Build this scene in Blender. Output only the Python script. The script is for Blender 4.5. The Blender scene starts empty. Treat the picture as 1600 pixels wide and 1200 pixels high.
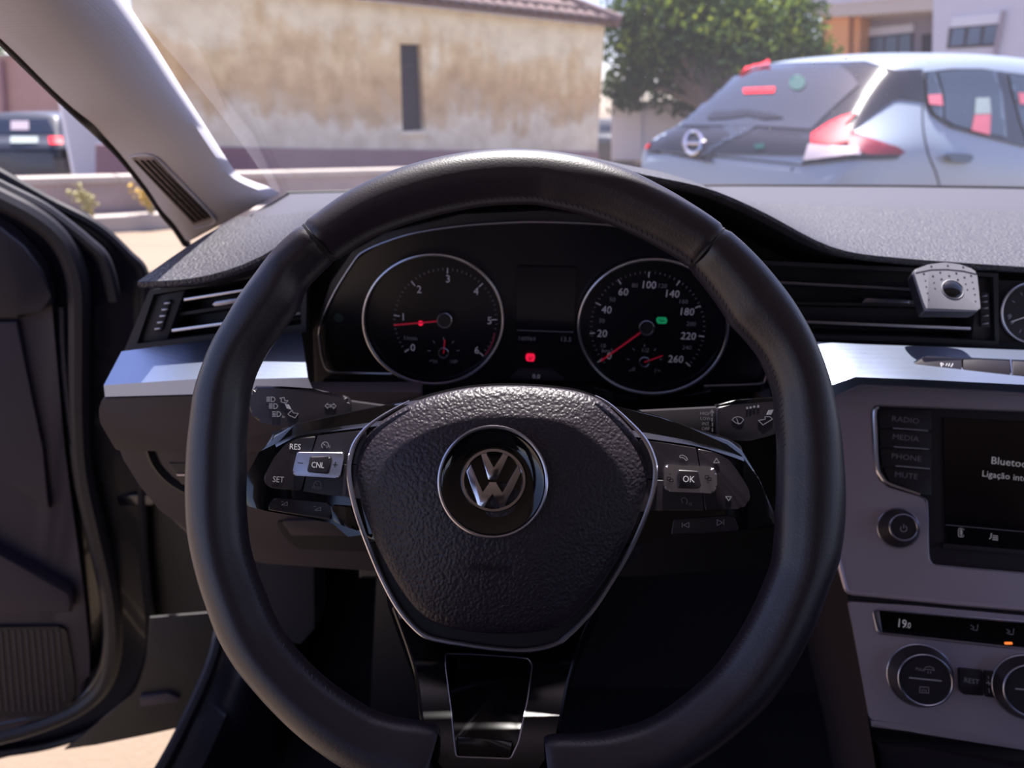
import bpy, bmesh, math, random
from mathutils import Vector, Matrix
from mathutils.bvhtree import BVHTree
from mathutils.geometry import delaunay_2d_cdt
random.seed(7)
scene = bpy.context.scene
COL = scene.collection
R = math.radians
# ------------------------------------------------------------------ camera
F_PX = 1110.0
CAM = Vector((0, 0, 1.12))
PITCH, ROLL = R(20.5), R(1.3)
FWD = Vector((0, math.cos(PITCH), -math.sin(PITCH)))
UP0 = Vector((0, math.sin(PITCH), math.cos(PITCH)))
RGT = Vector((1, 0, 0)) * math.cos(ROLL) + UP0 * math.sin(ROLL)
UPV = UP0 * math.cos(ROLL) - Vector((1, 0, 0)) * math.sin(ROLL)
cd = bpy.data.cameras.new('camera')
cam = bpy.data.objects.new('camera', cd); COL.objects.link(cam)
m = Matrix((RGT, UPV, -FWD)).transposed().to_4x4(); m.translation = CAM
cam.matrix_world = m
cd.sensor_width = 36.0; cd.lens = 36.0 * F_PX / 1600.0
cd.clip_start = 0.02; cd.clip_end = 300
cd.dof.use_dof = True; cd.dof.focus_distance = 0.42; cd.dof.aperture_fstop = 7.5
scene.camera = cam
# ------------------------------------------------------------------ sky, sun, exposure
SUN_EL, SUN_AZ = R(70), R(3)          # azimuth from +Y towards +X
w = bpy.data.worlds.new('world'); scene.world = w; w.use_nodes = True
nt = w.node_tree; nt.nodes.clear()
sky = nt.nodes.new('ShaderNodeTexSky'); sky.sky_type = 'NISHITA'; sky.sun_disc = False
sky.sun_elevation = SUN_EL; sky.sun_rotation = SUN_AZ; sky.altitude = 50; sky.air_density = 1.0
sky.dust_density = 1.2; sky.ozone_density = 1.5
bg = nt.nodes.new('ShaderNodeBackground'); bg.inputs[1].default_value = 0.10
wo = nt.nodes.new('ShaderNodeOutputWorld')
wb = nt.nodes.new('ShaderNodeMix'); wb.data_type = 'RGBA'; wb.blend_type = 'MULTIPLY'; wb.inputs[0].default_value = 1.0; wb.inputs[7].default_value = (1.05, .90, 1.03, 1)   # the photo's white balance
nt.links.new(sky.outputs[0], wb.inputs[6]); nt.links.new(wb.outputs[2], bg.inputs[0]); nt.links.new(bg.outputs[0], wo.inputs[0])
sl = bpy.data.lights.new('sun', 'SUN'); sl.energy = 5.2; sl.angle = R(0.53); sl.color = (1.0, 0.93, 0.89)
so = bpy.data.objects.new('sun', sl); COL.objects.link(so)
SUNDIR = Vector((math.sin(SUN_AZ) * math.cos(SUN_EL), math.cos(SUN_AZ) * math.cos(SUN_EL), math.sin(SUN_EL)))
so.rotation_euler = SUNDIR.to_track_quat('Z', 'Y').to_euler(); so.location = (0.6, 4, 9)
vs = scene.view_settings
vs.view_transform = 'Standard'; vs.look = 'None'; vs.gamma = 1.0; vs.use_curve_mapping = False
vs.exposure = 1.5

# ------------------------------------------------------------------ helpers
def ray(px, py):
    return FWD + RGT * ((px - 800) / F_PX) + UPV * ((600 - py) / F_PX)
def Q(px, py, d): return CAM + ray(px, py) * d
def QY(px, py, Y):
    r = ray(px, py); return CAM + r * (Y / r.y)
def QZ(px, py, z):
    r = ray(px, py); return CAM + r * ((z - CAM.z) / r.z)
def proj(p):
    v = Vector(p) - CAM; d = v.dot(FWD)
    return 800 + F_PX * v.dot(RGT) / d, 600 - F_PX * v.dot(UPV) / d, d
class Fr:
    """a plane in the car: origin on the surface, N out of it, V up, U to the right"""
    def __init__(s, px, py, d, el=20, yaw=0, roll=0, O=None, N=None):
        s.O = Q(px, py, d) if O is None else Vector(O)
        e, y = R(el), R(yaw)
        s.N = Vector((-math.sin(y) * math.cos(e), -math.cos(y) * math.cos(e), math.sin(e))) if N is None else Vector(N).normalized()
        Z = Vector((0, 0, 1))
        v = (Z - s.N * Z.dot(s.N)).normalized(); u = v.cross(s.N)
        c, k = math.cos(R(roll)), math.sin(R(roll))
        s.U = u * c - v * k; s.V = v * c + u * k
    def p(s, px, py, h=0):
        r = ray(px, py); o = s.O + s.N * h
        return CAM + r * ((o - CAM).dot(s.N) / r.dot(s.N))
    def w(s, u, v, h=0): return s.O + s.U * u + s.V * v + s.N * h
    def uv(s, px, py, h=0):
        q = s.p(px, py, h) - s.O; return (q.dot(s.U), q.dot(s.V))
    def depth(s, px, py, h=0): return (s.p(px, py, h) - CAM).dot(FWD)
LOC = {}
def empty(name, loc, label, cat, group=None, kind=None):
    o = bpy.data.objects.new(name, None); COL.objects.link(o); o.location = loc
    o.empty_display_size = 0.05
    LOC[o.name] = Vector(loc); setp(o, label, cat, group, kind); return o
def setp(o, label=None, cat=None, group=None, kind=None):
    if label: o['label'] = label
    if cat: o['category'] = cat
    if group: o['group'] = group
    if kind: o['kind'] = kind
    return o
def obj(name, bm, mt, parent=None, smooth=30, keepn=False):
    if not keepn: bmesh.ops.recalc_face_normals(bm, faces=bm.faces[:])
    if parent is not None: loc = LOC[parent.name]
    else:
        xs = [v.co for v in bm.verts]
        loc = Vector(((min(v.x for v in xs) + max(v.x for v in xs)) / 2, (min(v.y for v in xs) + max(v.y for v in xs)) / 2, min(v.z for v in xs)))
    me = bpy.data.meshes.new(name)
    for v in bm.verts: v.co -= loc
    bm.to_mesh(me); bm.free()
    if smooth:
        for f in me.polygons: f.use_smooth = True
        me.set_sharp_from_angle(angle=R(smooth))
    me.materials.append(mt)
    o = bpy.data.objects.new(name, me); COL.objects.link(o)
    if parent is None: o.location = loc
    else: o.parent = parent
    LOC[o.name] = loc
    return o
def crm(p0, p1, p2, p3, t):
    return 0.5 * ((2 * p1) + (p2 - p0) * t + (2 * p0 - 5 * p1 + 4 * p2 - p3) * t * t + (3 * p1 - p0 - 3 * p2 + p3) * t ** 3)
def spline(pts, n=6, closed=False):
    P = [Vector(p) for p in pts]; out = []; L = len(P)
    rng = range(L) if closed else range(L - 1)
    for i in rng:
        if closed: a, b, c, d = P[(i - 1) % L], P[i], P[(i + 1) % L], P[(i + 2) % L]
        else: a, b, c, d = P[max(i - 1, 0)], P[i], P[i + 1], P[min(i + 2, L - 1)]
        for k in range(n): out.append(crm(a, b, c, d, k / n))
    if not closed: out.append(P[-1])
    return out
def ell(cx, cy, rx, ry, n=48, a0=0, a1=360):
    full = abs(a1 - a0) >= 360
    return [(cx + rx * math.cos(R(a0 + (a1 - a0) * k / (n if full else n - 1))), cy - ry * math.sin(R(a0 + (a1 - a0) * k / (n if full else n - 1)))) for k in range(n)]
def rrect(x0, y0, x1, y1, r, n=4):
    out = []
    for cx, cy, a in ((x1 - r, y0 + r, 0), (x0 + r, y0 + r, 90), (x0 + r, y1 - r, 180), (x1 - r, y1 - r, 270)):
        for k in range(n + 1):
            t = R(a + 90 * k / n); out.append((cx + r * math.cos(t), cy - r * math.sin(t)))
    return out
def rpoly(pts, r, n=3):
    """round the corners of a pixel polygon"""
    out = []; L = len(pts)
    for i in range(L):
        p = Vector(pts[i]); a = Vector(pts[i - 1]) - p; b = Vector(pts[(i + 1) % L]) - p
        k = min(r, a.length * .45, b.length * .45)
        s, e = p + a.normalized() * k, p + b.normalized() * k
        for j in range(n + 1):
            t = j / n; q = s * (1 - t) ** 2 + p * 2 * t * (1 - t) + e * t * t; out.append((q.x, q.y))
    return out
def bm_prism(bm, top, bot, bev=0, seg=2):
    n = len(top)
    a = [bm.verts.new(p) for p in top]; b = [bm.verts.new(p) for p in bot]
    tf = bm.faces.new(a); bm.faces.new(b[::-1])
    for i in range(n):
        j = (i + 1) % n; bm.faces.new((a[i], b[i], b[j], a[j]))
    if bev > 0:
        bmesh.ops.bevel(bm, geom=list(tf.edges), offset=bev, segments=seg, affect='EDGES', profile=0.6, clamp_overlap=True)
    return bm
def bm_plate(fr, pix, h0, h1, bev=0, seg=2, sm=0, bm=None, taper=1.0):
    bm = bm or bmesh.new()
    uv = [fr.uv(x, y, h1) for x, y in pix]
    if sm: uv = [(p.x, p.y) for p in spline(uv, sm, True)]
    cu = sum(u for u, v in uv) / len(uv); cv = sum(v for u, v in uv) / len(uv)
    top = [fr.w(u, v, h1) for u, v in uv]
    bot = [fr.w(cu + (u - cu) * taper, cv + (v - cv) * taper, h0) for u, v in uv]
    b2 = bmesh.new(); bm_prism(b2, top, bot, bev, seg)
    me = bpy.data.meshes.new('t'); b2.to_mesh(me); b2.free(); bm.from_mesh(me); bpy.data.meshes.remove(me)
    return bm
def bm_tube(bm, path, rad, n=8, closed=False, flat=None):
    P = [Vector(p) for p in path]; L = len(P); rings = []
    rf = rad if callable(rad) else (lambda t: rad)
    nrm = None
    for i in range(L):
        if closed: t = (P[(i + 1) % L] - P[i - 1]).normalized()
        else: t = (P[min(i + 1, L - 1)] - P[max(i - 1, 0)]).normalized()
        if nrm is None:
            nrm = t.orthogonal().normalized() if flat is None else (flat - t * flat.dot(t)).normalized()
        else:
            nrm = (nrm - t * nrm.dot(t)).normalized() if flat is None else (flat - t * flat.dot(t)).normalized()
        bn = t.cross(nrm); r = rf(i / max(L - 1, 1))
        rings.append([bm.verts.new(P[i] + (nrm * math.cos(2 * math.pi * k / n) + bn * math.sin(2 * math.pi * k / n)) * r) for k in range(n)])
    for i in range(L if closed else L - 1):
        a, b = rings[i], rings[(i + 1) % L]
        for k in range(n):
            bm.faces.new((a[k], a[(k + 1) % n], b[(k + 1) % n], b[k]))
    if not closed:
        bm.faces.new(rings[0][::-1]); bm.faces.new(rings[-1])
    return bm
def bm_box(bm, c, s, rot=None):
    c = Vector(c); vs = []
    for x in (-.5, .5):
        for y in (-.5, .5):
            for z in (-.5, .5):
                q = Vector((x * s[0], y * s[1], z * s[2]))
                if rot is not None: q = rot @ q
                vs.append(bm.verts.new(c + q))
    for f in ((0, 1, 3, 2), (4, 6, 7, 5), (0, 4, 5, 1), (2, 3, 7, 6), (0, 2, 6, 4), (1, 5, 7, 3)):
        bm.faces.new([vs[i] for i in f])
    return bm
def bm_loft(rows, bm=None, closed=False, thick=None):
    """grid over rows of points; thick = vector (or list) for a back side"""
    bm = bm or bmesh.new()
    g = [[bm.verts.new(p) for p in r] for r in rows]
    m_, n_ = len(g), len(g[0])
    def quads(g, flip=False):
        for i in range(m_ - 1):
            for j in range(n_ if closed else n_ - 1):
                q = (g[i][j], g[i][(j + 1) % n_], g[i + 1][(j + 1) % n_], g[i + 1][j])
                bm.faces.new(q[::-1] if flip else q)
    quads(g)
    if thick is not None:
        b = [[bm.verts.new(Vector(p) + thick) for p in r] for r in rows]
        quads(b, True)
        rim = [(0, j) for j in range(n_)] + [(i, n_ - 1) for i in range(1, m_)] + [(m_ - 1, j) for j in range(n_ - 2, -1, -1)] + [(i, 0) for i in range(m_ - 2, 0, -1)]
        for k in range(len(rim)):
            (i, j), (i2, j2) = rim[k], rim[(k + 1) % len(rim)]
            bm.faces.new((g[i][j], b[i][j], b[i2][j2], g[i2][j2]))
    return bm
def bm_lathe(fr, px, py, prof, n=40, h0=0, bm=None, uvc=None):
    """turn profile [(r,h)] about the frame normal; h above the frame"""
    bm = bm or bmesh.new()
    cu, cv = uvc if uvc else fr.uv(px, py, h0)
    rings = []
    for r, h in prof:
        if r < 1e-6: rings.append([bm.verts.new(fr.w(cu, cv, h))])
        else: rings.append([bm.verts.new(fr.w(cu + r * math.cos(2 * math.pi * k / n), cv + r * math.sin(2 * math.pi * k / n), h)) for k in range(n)])
    for a, b in zip(rings, rings[1:]):
        for k in range(n):
            k2 = (k + 1) % n
            if len(a) == 1 and len(b) == 1: continue
            if len(a) == 1: bm.faces.new((a[0], b[k], b[k2]))
            elif len(b) == 1: bm.faces.new((a[k], b[0], a[k2]))
            else: bm.faces.new((a[k], b[k], b[k2], a[k2]))
    return bm
def bm_dome(uvs, fr, prof, bm=None):
    bm = bm or bmesh.new(); n = len(uvs)
    cu = sum(u for u, v in uvs) / n; cv = sum(v for u, v in uvs) / n
    rings = []
    for s, h in prof:
        if s <= 0: rings.append([bm.verts.new(fr.w(cu, cv, h))])
        else: rings.append([bm.verts.new(fr.w(cu + (u - cu) * s, cv + (v - cv) * s, h)) for u, v in uvs])
    for a, b in zip(rings, rings[1:]):
        for k in range(n):
            k2 = (k + 1) % n
            if len(b) == 1: bm.faces.new((a[k], a[k2], b[0]))
            else: bm.faces.new((a[k], a[k2], b[k2], b[k]))
    return bm
def bm_strokes(fr, lines, wpx, h, bm=None, th=0.0003):
    """thin flat strokes traced on a plane (icons)"""
    bm = bm or bmesh.new()
    for ln in lines:
        for (x0, y0), (x1, y1) in zip(ln, ln[1:]):
            d = Vector((x1 - x0, y1 - y0))
            if d.length < 1e-6: continue
            d.normalize(); e = Vector((-d.y, d.x)) * (wpx / 2); q = d * (wpx * .3)
            c = [(x0 - q.x + e.x, y0 - q.y + e.y), (x1 + q.x + e.x, y1 + q.y + e.y), (x1 + q.x - e.x, y1 + q.y - e.y), (x0 - q.x - e.x, y0 - q.y - e.y)]
            bm_prism(bm, [fr.p(a, b, h + th) for a, b in c], [fr.p(a, b, h) for a, b in c])
    return bm
TEXT = []
def text(fr, px, py, hpx, s, h, mt, parent, name='lettering', align='CENTER', sx=1.0):
    TEXT.append((fr, px, py, hpx, s, h, mt, parent, name, align, sx))
def flush_text():
    tmp = []; cache = {}
    for t in TEXT:
        key = (t[4], t[9])
        if key in cache: continue
        cu = bpy.data.curves.new('txt', 'FONT'); cu.body = t[4]; cu.align_x = t[9]; cu.align_y = 'CENTER'
        cu.resolution_u = 2; cu.extrude = 0.004
        o = bpy.data.objects.new('txt', cu); COL.objects.link(o); cache[key] = o
    bpy.context.view_layer.update()
    dg = bpy.context.evaluated_depsgraph_get()
    meshes = {}
    for k, o in cache.items():
        me = bpy.data.meshes.new_from_object(o.evaluated_get(dg))
        meshes[k] = [tuple(v.co) for v in me.vertices], [tuple(p.vertices) for p in me.polygons]
        bpy.data.meshes.remove(me)
    for o in cache.values():
        c = o.data; bpy.data.objects.remove(o); bpy.data.curves.remove(c)
    for fr, px, py, hpx, s, h, mt, parent, name, align, sx in TEXT:
        vs, fs = meshes[(s, align)]
        ys = [v[1] for v in vs] or [0]
        cy = (min(ys) + max(ys)) / 2
        k = hpx * fr.depth(px, py, h) / F_PX / 0.70
        cu, cv = fr.uv(px, py, h)
        loc = LOC[parent.name]
        me = bpy.data.meshes.new(name)
        me.from_pydata([fr.w(cu + x * k * sx, cv + (y - cy) * k, h + (z + .004) * k * 0.6) - loc for x, y, z in vs], [], fs)
        me.materials.append(mt)
        o = bpy.data.objects.new(name, me); COL.objects.link(o); o.parent = parent; LOC[o.name] = loc

# ------------------------------------------------------------------ materials
def mat(name, col, rough=.5, metal=0, spec=.5, bump=None, coat=0, emit=None, estr=1.0, noise=None, sheen=0):
    m = bpy.data.materials.new(name); m.use_nodes = True; t = m.node_tree
    b = t.nodes['Principled BSDF']
    b.inputs['Base Color'].default_value = (*col, 1); b.inputs['Roughness'].default_value = rough
    b.inputs['Metallic'].default_value = metal; b.inputs['Specular IOR Level'].default_value = spec
    b.inputs['Coat Weight'].default_value = coat; b.inputs['Coat Roughness'].default_value = .05
    if sheen: b.inputs['Sheen Weight'].default_value = sheen
    if emit:
        b.inputs['Emission Color'].default_value = (*emit, 1); b.inputs['Emission Strength'].default_value = estr
    tc = t.nodes.new('ShaderNodeTexCoord')
    if noise:     # (scale, amount) colour mottling
        n = t.nodes.new('ShaderNodeTexNoise'); n.inputs['Scale'].default_value = noise[0]; n.inputs['Detail'].default_value = 5
        t.links.new(tc.outputs['Object'], n.inputs['Vector'])
        mx = t.nodes.new('ShaderNodeMix'); mx.data_type = 'RGBA'
        k = noise[1]
        mx.inputs[6].default_value = (*[c * (1 - k) for c in col], 1); mx.inputs[7].default_value = (*[min(1, c * (1 + k)) for c in col], 1)
        t.links.new(n.outputs[0], mx.inputs[0]); t.links.new(mx.outputs[2], b.inputs['Base Color'])
    if bump:      # (kind, scale, strength, distance)
        kind, sc, st, dist = bump
        bp = t.nodes.new('ShaderNodeBump'); bp.inputs['Strength'].default_value = st; bp.inputs['Distance'].default_value = dist
        if kind == 'grain':
            n0 = t.nodes.new('ShaderNodeTexNoise'); n0.inputs['Scale'].default_value = sc * .7; n0.inputs['Detail'].default_value = 1
            t.links.new(tc.outputs['Object'], n0.inputs['Vector'])
            ad = t.nodes.new('ShaderNodeVectorMath'); ad.operation = 'MULTIPLY_ADD'
            ad.inputs[1].default_value = (.9 / sc,) * 3
            t.links.new(n0.outputs['Color'], ad.inputs[0]); t.links.new(tc.outputs['Object'], ad.inputs[2])
            v = t.nodes.new('ShaderNodeTexVoronoi'); v.feature = 'SMOOTH_F1'; v.inputs['Scale'].default_value = sc
            t.links.new(ad.outputs[0], v.inputs['Vector'])
            iv = t.nodes.new('ShaderNodeMath'); iv.operation = 'MULTIPLY'; iv.inputs[1].default_value = -1
            t.links.new(v.outputs[0], iv.inputs[0]); t.links.new(iv.outputs[0], bp.inputs['Height'])
        elif kind == 'noise':
            n = t.nodes.new('ShaderNodeTexNoise'); n.inputs['Scale'].default_value = sc; n.inputs['Detail'].default_value = 3
            t.links.new(tc.outputs['Object'], n.inputs['Vector']); t.links.new(n.outputs[0], bp.inputs['Height'])
        elif kind == 'dots':
            v = t.nodes.new('ShaderNodeTexVoronoi'); v.inputs['Scale'].default_value = sc; v.inputs['Randomness'].default_value = 0
            t.links.new(tc.outputs['Object'], v.inputs['Vector']); t.links.new(v.outputs[0], bp.inputs['Height'])
        elif kind == 'wave':
            v = t.nodes.new('ShaderNodeTexWave'); v.inputs['Scale'].default_value = sc; v.bands_direction = 'DIAGONAL'
            t.links.new(tc.outputs['Object'], v.inputs['Vector']); t.links.new(v.outputs[0], bp.inputs['Height'])
        t.links.new(bp.outputs[0], b.inputs['Normal'])
    return m
M = {}
M['leather'] = mat('smooth black leather', (.014, .0095, .018), .40, spec=.75, bump=('grain', 900, .12, .0006))
M['pad'] = mat('grained black vinyl', (.020, .0135, .022), .46, bump=('grain', 520, .55, .0012))
M['dash'] = mat('grained dashboard skin', (.042, .039, .049), .48, bump=('grain', 420, .9, .0018))
M['dashsm'] = mat('smooth dashboard plastic', (.052, .047, .062), .5)
M['dark'] = mat('dark grey plastic', (.012, .009, .013), .5)
M['black'] = mat('matt black plastic', (.005, .0032, .005), .55)
M['knee'] = mat('dark brown grey plastic', (.030, .019, .024), .6, bump=('noise', 900, .1, .0005))
M['gloss'] = mat('piano black', (.003, .003, .004), .06, coat=.5)
M['emboss'] = mat('relief shaded vinyl lettering', (.012, .008, .013), .3)
M['gloss2'] = mat('dark lower spoke plastic', (.003, .0025, .0035), .14, spec=.22)
M['chrome'] = mat('chrome', (.72, .70, .74), .12, 1)
M['satin'] = mat('satin chrome', (.55, .54, .60), .28, 1)
M['chromedim'] = mat('thin grey chrome', (.35, .34, .40), .3, 1)
M['trim'] = mat('dotted silver trim', (.31, .36, .49), .34, 1.0, bump=('dots', 700, .25, .0004))
M['console'] = mat('grey metallic paint', (.46, .40, .47), .42, .55)
M['key'] = mat('soft black key', (.016, .0115, .017), .42, bump=('noise', 3000, .08, .0002))
M['screen'] = mat('dark screen glass', (.004, .003, .006), .12)
M['lens'] = mat('smoked dial face', (.004, .003, .006), .3)
M['print'] = mat('grey print', (.35, .34, .38), .6)
M['printw'] = mat('pale print', (.62, .61, .66), .6, emit=(.8, .8, .85), estr=.04)
M['printd'] = mat('dim grey print', (.24, .22, .25), .6)
M['dialnum'] = mat('dial numerals', (.26, .23, .30), .6, emit=(.7, .65, .8), estr=.03)
M['dialdim'] = mat('dim dial numerals', (.13, .11, .15), .6, emit=(.7, .65, .8), estr=.006)
M['scrtext'] = mat('screen text', (.3, .3, .32), .6, emit=(.8, .75, .82), estr=.06)
M['red'] = mat('red needle', (.35, .01, .03), .5, emit=(1, .02, .08), estr=.04)
M['redlamp'] = mat('red warning light', (.6, .01, .04), .5, emit=(1, .01, .06), estr=.28)
M['greenlamp'] = mat('green tell-tale', (.01, .3, .12), .5, emit=(.02, .8, .3), estr=.05)
M['amber'] = mat('amber light', (.6, .15, .02), .5, emit=(1, .22, .04), estr=.4)
M['fabric'] = mat('light grey pillar fabric', (.47, .45, .50), .85, bump=('dots', 700, .35, .0006))
M['headliner'] = mat('light headliner', (.46, .43, .45), .9, bump=('noise', 500, .2, .001))
M['rubber'] = mat('black rubber', (.012, .010, .014), .45)
M['doorpanel'] = mat('dark door trim', (.028, .019, .030), .6, bump=('noise', 800, .15, .0006))
M['paint'] = mat('dark blue grey car paint', (.012, .012, .018), .25, coat=.6)
M['carpet'] = mat('black carpet', (.012, .010, .013), .95, bump=('noise', 600, .5, .002))
M['remote'] = mat('pale grey remote plastic', (.19, .185, .215), .5, bump=('noise', 2500, .1, .0003))
M['remoteside'] = mat('dark remote base', (.014, .011, .016), .5)

# =================================================================== STRUCTURE
def ground_mat():
    m = mat('sunlit concrete ground', (.20, .15, .108), .9, noise=(.8, .22), bump=('noise', 60, .4, .01))
    t = m.node_tree
    return m
M['ground'] = ground_mat()
bm = bmesh.new()
v = [bm.verts.new(p) for p in ((-45, -12, 0), (45, -12, 0), (45, 70, 0), (-45, 70, 0))]; bm.faces.new(v)
setp(obj('ground', bm, M['ground'], smooth=0), 'sandy beige concrete yard in full sun outside the car', 'ground', kind='structure')

XL, XR = -0.335, 1.06        # inner width of the cabin at the dashboard
HY, HZ = 0.484, 1.265        # windscreen header
# --- ceiling (headliner over the cabin)
rows = []
for y, z in ((HY + .01, HZ), (HY - .03, HZ + .012), (.40, 1.305), (.15, 1.335), (-.3, 1.35), (-.9, 1.33), (-1.5, 1.26)):
    rows.append([Vector((XL - .01 + (XR - XL + .02) * k / 10, y - .03 * abs(k - 5) ** 2 / 25, z - .05 * (abs(k - 5) / 5) ** 4)) for k in range(11)])
ob = obj('ceiling', bm_loft(rows, thick=Vector((0, -.03, .045))), M['headliner'])
setp(ob, 'pale fabric headliner of the car roof above the windscreen', 'headliner', kind='structure')
# --- car floor
bm = bmesh.new(); bm_box(bm, ((XL + XR) / 2 - .02, -.35, .20), (XR - XL + .08, 3.0, .04))
bm_loft([[Vector((x, y, z)) for x in (XL - .03, XR)] for y, z in ((.95, .22), (1.10, .34), (1.22, .62), (1.24, .95))], bm)
setp(obj('floor', bm, M['carpet']), 'black carpet of the driver footwell', 'car floor', kind='structure')
# --- far side and back of the cabin
bm = bmesh.new(); bm_box(bm, (XR + .03, -.2, .57), (.06, 2.7, .74)); bm_box(bm, (XR - .01, -.55, 1.13), (.05, .12, .42))
setp(obj('wall_right', bm, M['doorpanel']), 'dark passenger side door panel and window pillar', 'door panel', kind='structure')
bm = bmesh.new(); bm_box(bm, ((XL + XR) / 2, -1.55, .75), (XR - XL + .1, .1, 1.1))
setp(obj('wall_back', bm, M['doorpanel']), 'dark rear end of the cabin behind the seats', 'cabin wall', kind='structure')
bm = bmesh.new(); bm_box(bm, (XL - .04, -.95, .57), (.06, 1.25, .74)); bm_box(bm, (XL - .02, -.36, 1.05), (.06, .12, .6))
setp(obj('wall_left', bm, M['doorpanel']), 'dark door pillar and rear door behind the driver', 'cabin wall', kind='structure')

# --- dashboard edges needed by the windscreen
def lerpt(tab, x):
    if x <= tab[0][0]: return tab[0][1]
    for (x0, y0), (x1, y1) in zip(tab, tab[1:]):
        if x <= x1: return y0 + (y1 - y0) * (x - x0) / (x1 - x0)
    return tab[-1][1]
LIP = [(200, 441), (222, 440), (300, 437), (360, 422), (420, 398), (480, 352), (540, 314), (600, 285), (720, 254), (840, 246), (930, 249), (990, 271), (1050, 281), (1110, 293), (1200, 334),
       (1285, 383), (1330, 396), (1450, 407), (1600, 417), (1900, 437), (2800, 495)]
BACK = [(300, 306), (437, 302), (600, 298), (900, 292), (1150, 290), (1400, 291), (1600, 294), (1900, 302), (2300, 316)]
def dl(x): return 0.605 - .02 * math.exp(-(x / .17) ** 2) + .025 * min(1, max(0, (x - .20) / .12))
def lip_pt(x):
    d = dl(x); px = 800 + F_PX * x / d
    return Q(px, lerpt(LIP, px), d)
def back_pt(x):
    d = 1.07 - .10 * (max(0, abs(x - .36) - .1) / .7) ** 2
    px = 800 + F_PX * x / d
    return Q(px, lerpt(BACK, px), d)
NX = 90
XS = [XL + .016 + (XR - XL - .016) * k / NX for k in range(NX + 1)]
# --- windscreen
g = bpy.data.materials.new('windscreen glass'); g.use_nodes = True; t = g.node_tree; t.nodes.clear()
out = t.nodes.new('ShaderNodeOutputMaterial'); tr = t.nodes.new('ShaderNodeBsdfTransparent'); tr.inputs[0].default_value = (.93, .95, .95, 1)
df = t.nodes.new('ShaderNodeBsdfTranslucent'); df.inputs[0].default_value = (.86, .84, .92, 1)
gl = t.nodes.new('ShaderNodeBsdfGlossy'); gl.inputs['Roughness'].default_value = .0
fn = t.nodes.new('ShaderNodeValue'); fn.outputs[0].default_value = .06
m1 = t.nodes.new('ShaderNodeMixShader'); m1.inputs[0].default_value = .011
m2 = t.nodes.new('ShaderNodeMixShader')
t.links.new(tr.outputs[0], m1.inputs[1]); t.links.new(df.outputs[0], m1.inputs[2])
t.links.new(fn.outputs[0], m2.inputs[0]); t.links.new(m1.outputs[0], m2.inputs[1]); t.links.new(gl.outputs[0], m2.inputs[2])
t.links.new(m2.outputs[0], out.inputs[0]); M['glass'] = g
def ws_pt(s, tt):
    x = XL - .005 + (XR - XL + .01) * s
    b = back_pt(x); b = Vector((x, b.y + .012, b.z - .004))
    hx = XL + .05 + (XR - XL - .10) * s
    h = Vector((hx, HY - .03 * ((s - .5) * 2) ** 2, HZ + .004 - .03 * ((s - .5) * 2) ** 4))
    p = b.lerp(h, tt); p.z += .02 * math.sin(math.pi * tt); return p
rows = [[ws_pt(k / 24, j / 12) for k in range(25)] for j in range(13)]
ws = obj('window_1', bm_loft(rows), M['glass'])
setp(ws, 'slightly dusty sloping windscreen in front of the steering wheel', 'windscreen', kind='structure')
# dirt specks drying on the glass
bm = bmesh.new()
wsbvh = BVHTree.FromPolygons([v for r in rows for v in r], [(i * 25 + k, i * 25 + k + 1, (i + 1) * 25 + k + 1, (i + 1) * 25 + k) for i in range(12) for k in range(24)])
sp = [(1272, 98, 1.3), (1322, 91, 1.4), (1339, 119, 1.3), (1301, 175, 1.5), (1275, 201, 1.2), (1203, 201, 1.4)]
sp += [(random.uniform(930, 1590), random.uniform(5, 280), random.uniform(.25, .6)) for _ in range(70)]
sp += [(1125 + 5 * k + random.uniform(-3, 3), 228 - 3.9 * k + random.uniform(-4, 4), random.uniform(.2, .55)) for k in range(56)]
for x, y, r in sp:
    h, n, i, d = wsbvh.ray_cast(CAM, ray(x, y).normalized())
    if h is None: continue
    if n.dot(CAM - h) < 0: n = -n
    u = n.orthogonal().normalized(); v2 = n.cross(u); r *= .0011; h = h + n * .0006
    vs_ = [bm.verts.new(h + (u * math.cos(a * math.pi / 3) + v2 * math.sin(a * math.pi / 3)) * r) for a in range(6)]; bm.faces.new(vs_)
M['speck'] = mat('dried dust specks', (.75, .75, .78), .6)
setp(obj('dust_specks', bm, M['speck'], ws, smooth=0), 'pale dried dust specks', kind='stuff')
# dark bottom edge of the glass
bm = bmesh.new(); bm_tube(bm, [back_pt(x) + Vector((0, .004, .0)) for x in XS[::3]], .0022, 6)
obj('lower_seal', bm, M['rubber'], ws)

# --- left windscreen pillar trim, lofted from its outer to its inner edge
E_R = [(60, -210), (150, -75), (197, 0), (241, 68), (283, 136), (326, 204), (352, 245), (372, 272), (397, 284), (420, 292), (438, 302)]
E_L = [(-150, -100), (-60, -12), (4, 50), (60, 106), (125, 170), (162, 205), (198, 242), (238, 293), (262, 330), (280, 352), (296, 377)]
DP = [.43, .48, .52, .57, .63, .70, .755, .82, .87, .91, .965]
rows = []
for (xr, yr), (xl, yl), d in zip(E_R, E_L, DP):
    r = []
    for k in range(11):
        s = k / 10
        bulge = .032 * math.sin(math.pi * min(1, s * 1.02)) ** .8
        px = xl + (xr - xl) * s; py = yl + (yr - yl) * s
        r.append(Q(px, py, d - bulge + (.03 if s > .99 else 0) - .02 * (1 - s) * (1 if d > .9 else d / .9)))
    rows.append(r)
rr = []
for j in range(11):       # smooth along the length
    rr.append(spline([rows[i][j] for i in range(len(rows))], 4))
rows2 = [[rr[j][i] for j in range(11)] for i in range(len(rr[0]))]
pil = obj('trim_1', bm_loft(rows2, thick=Vector((-.03, .03, 0))), M['fabric'], smooth=60)
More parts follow.
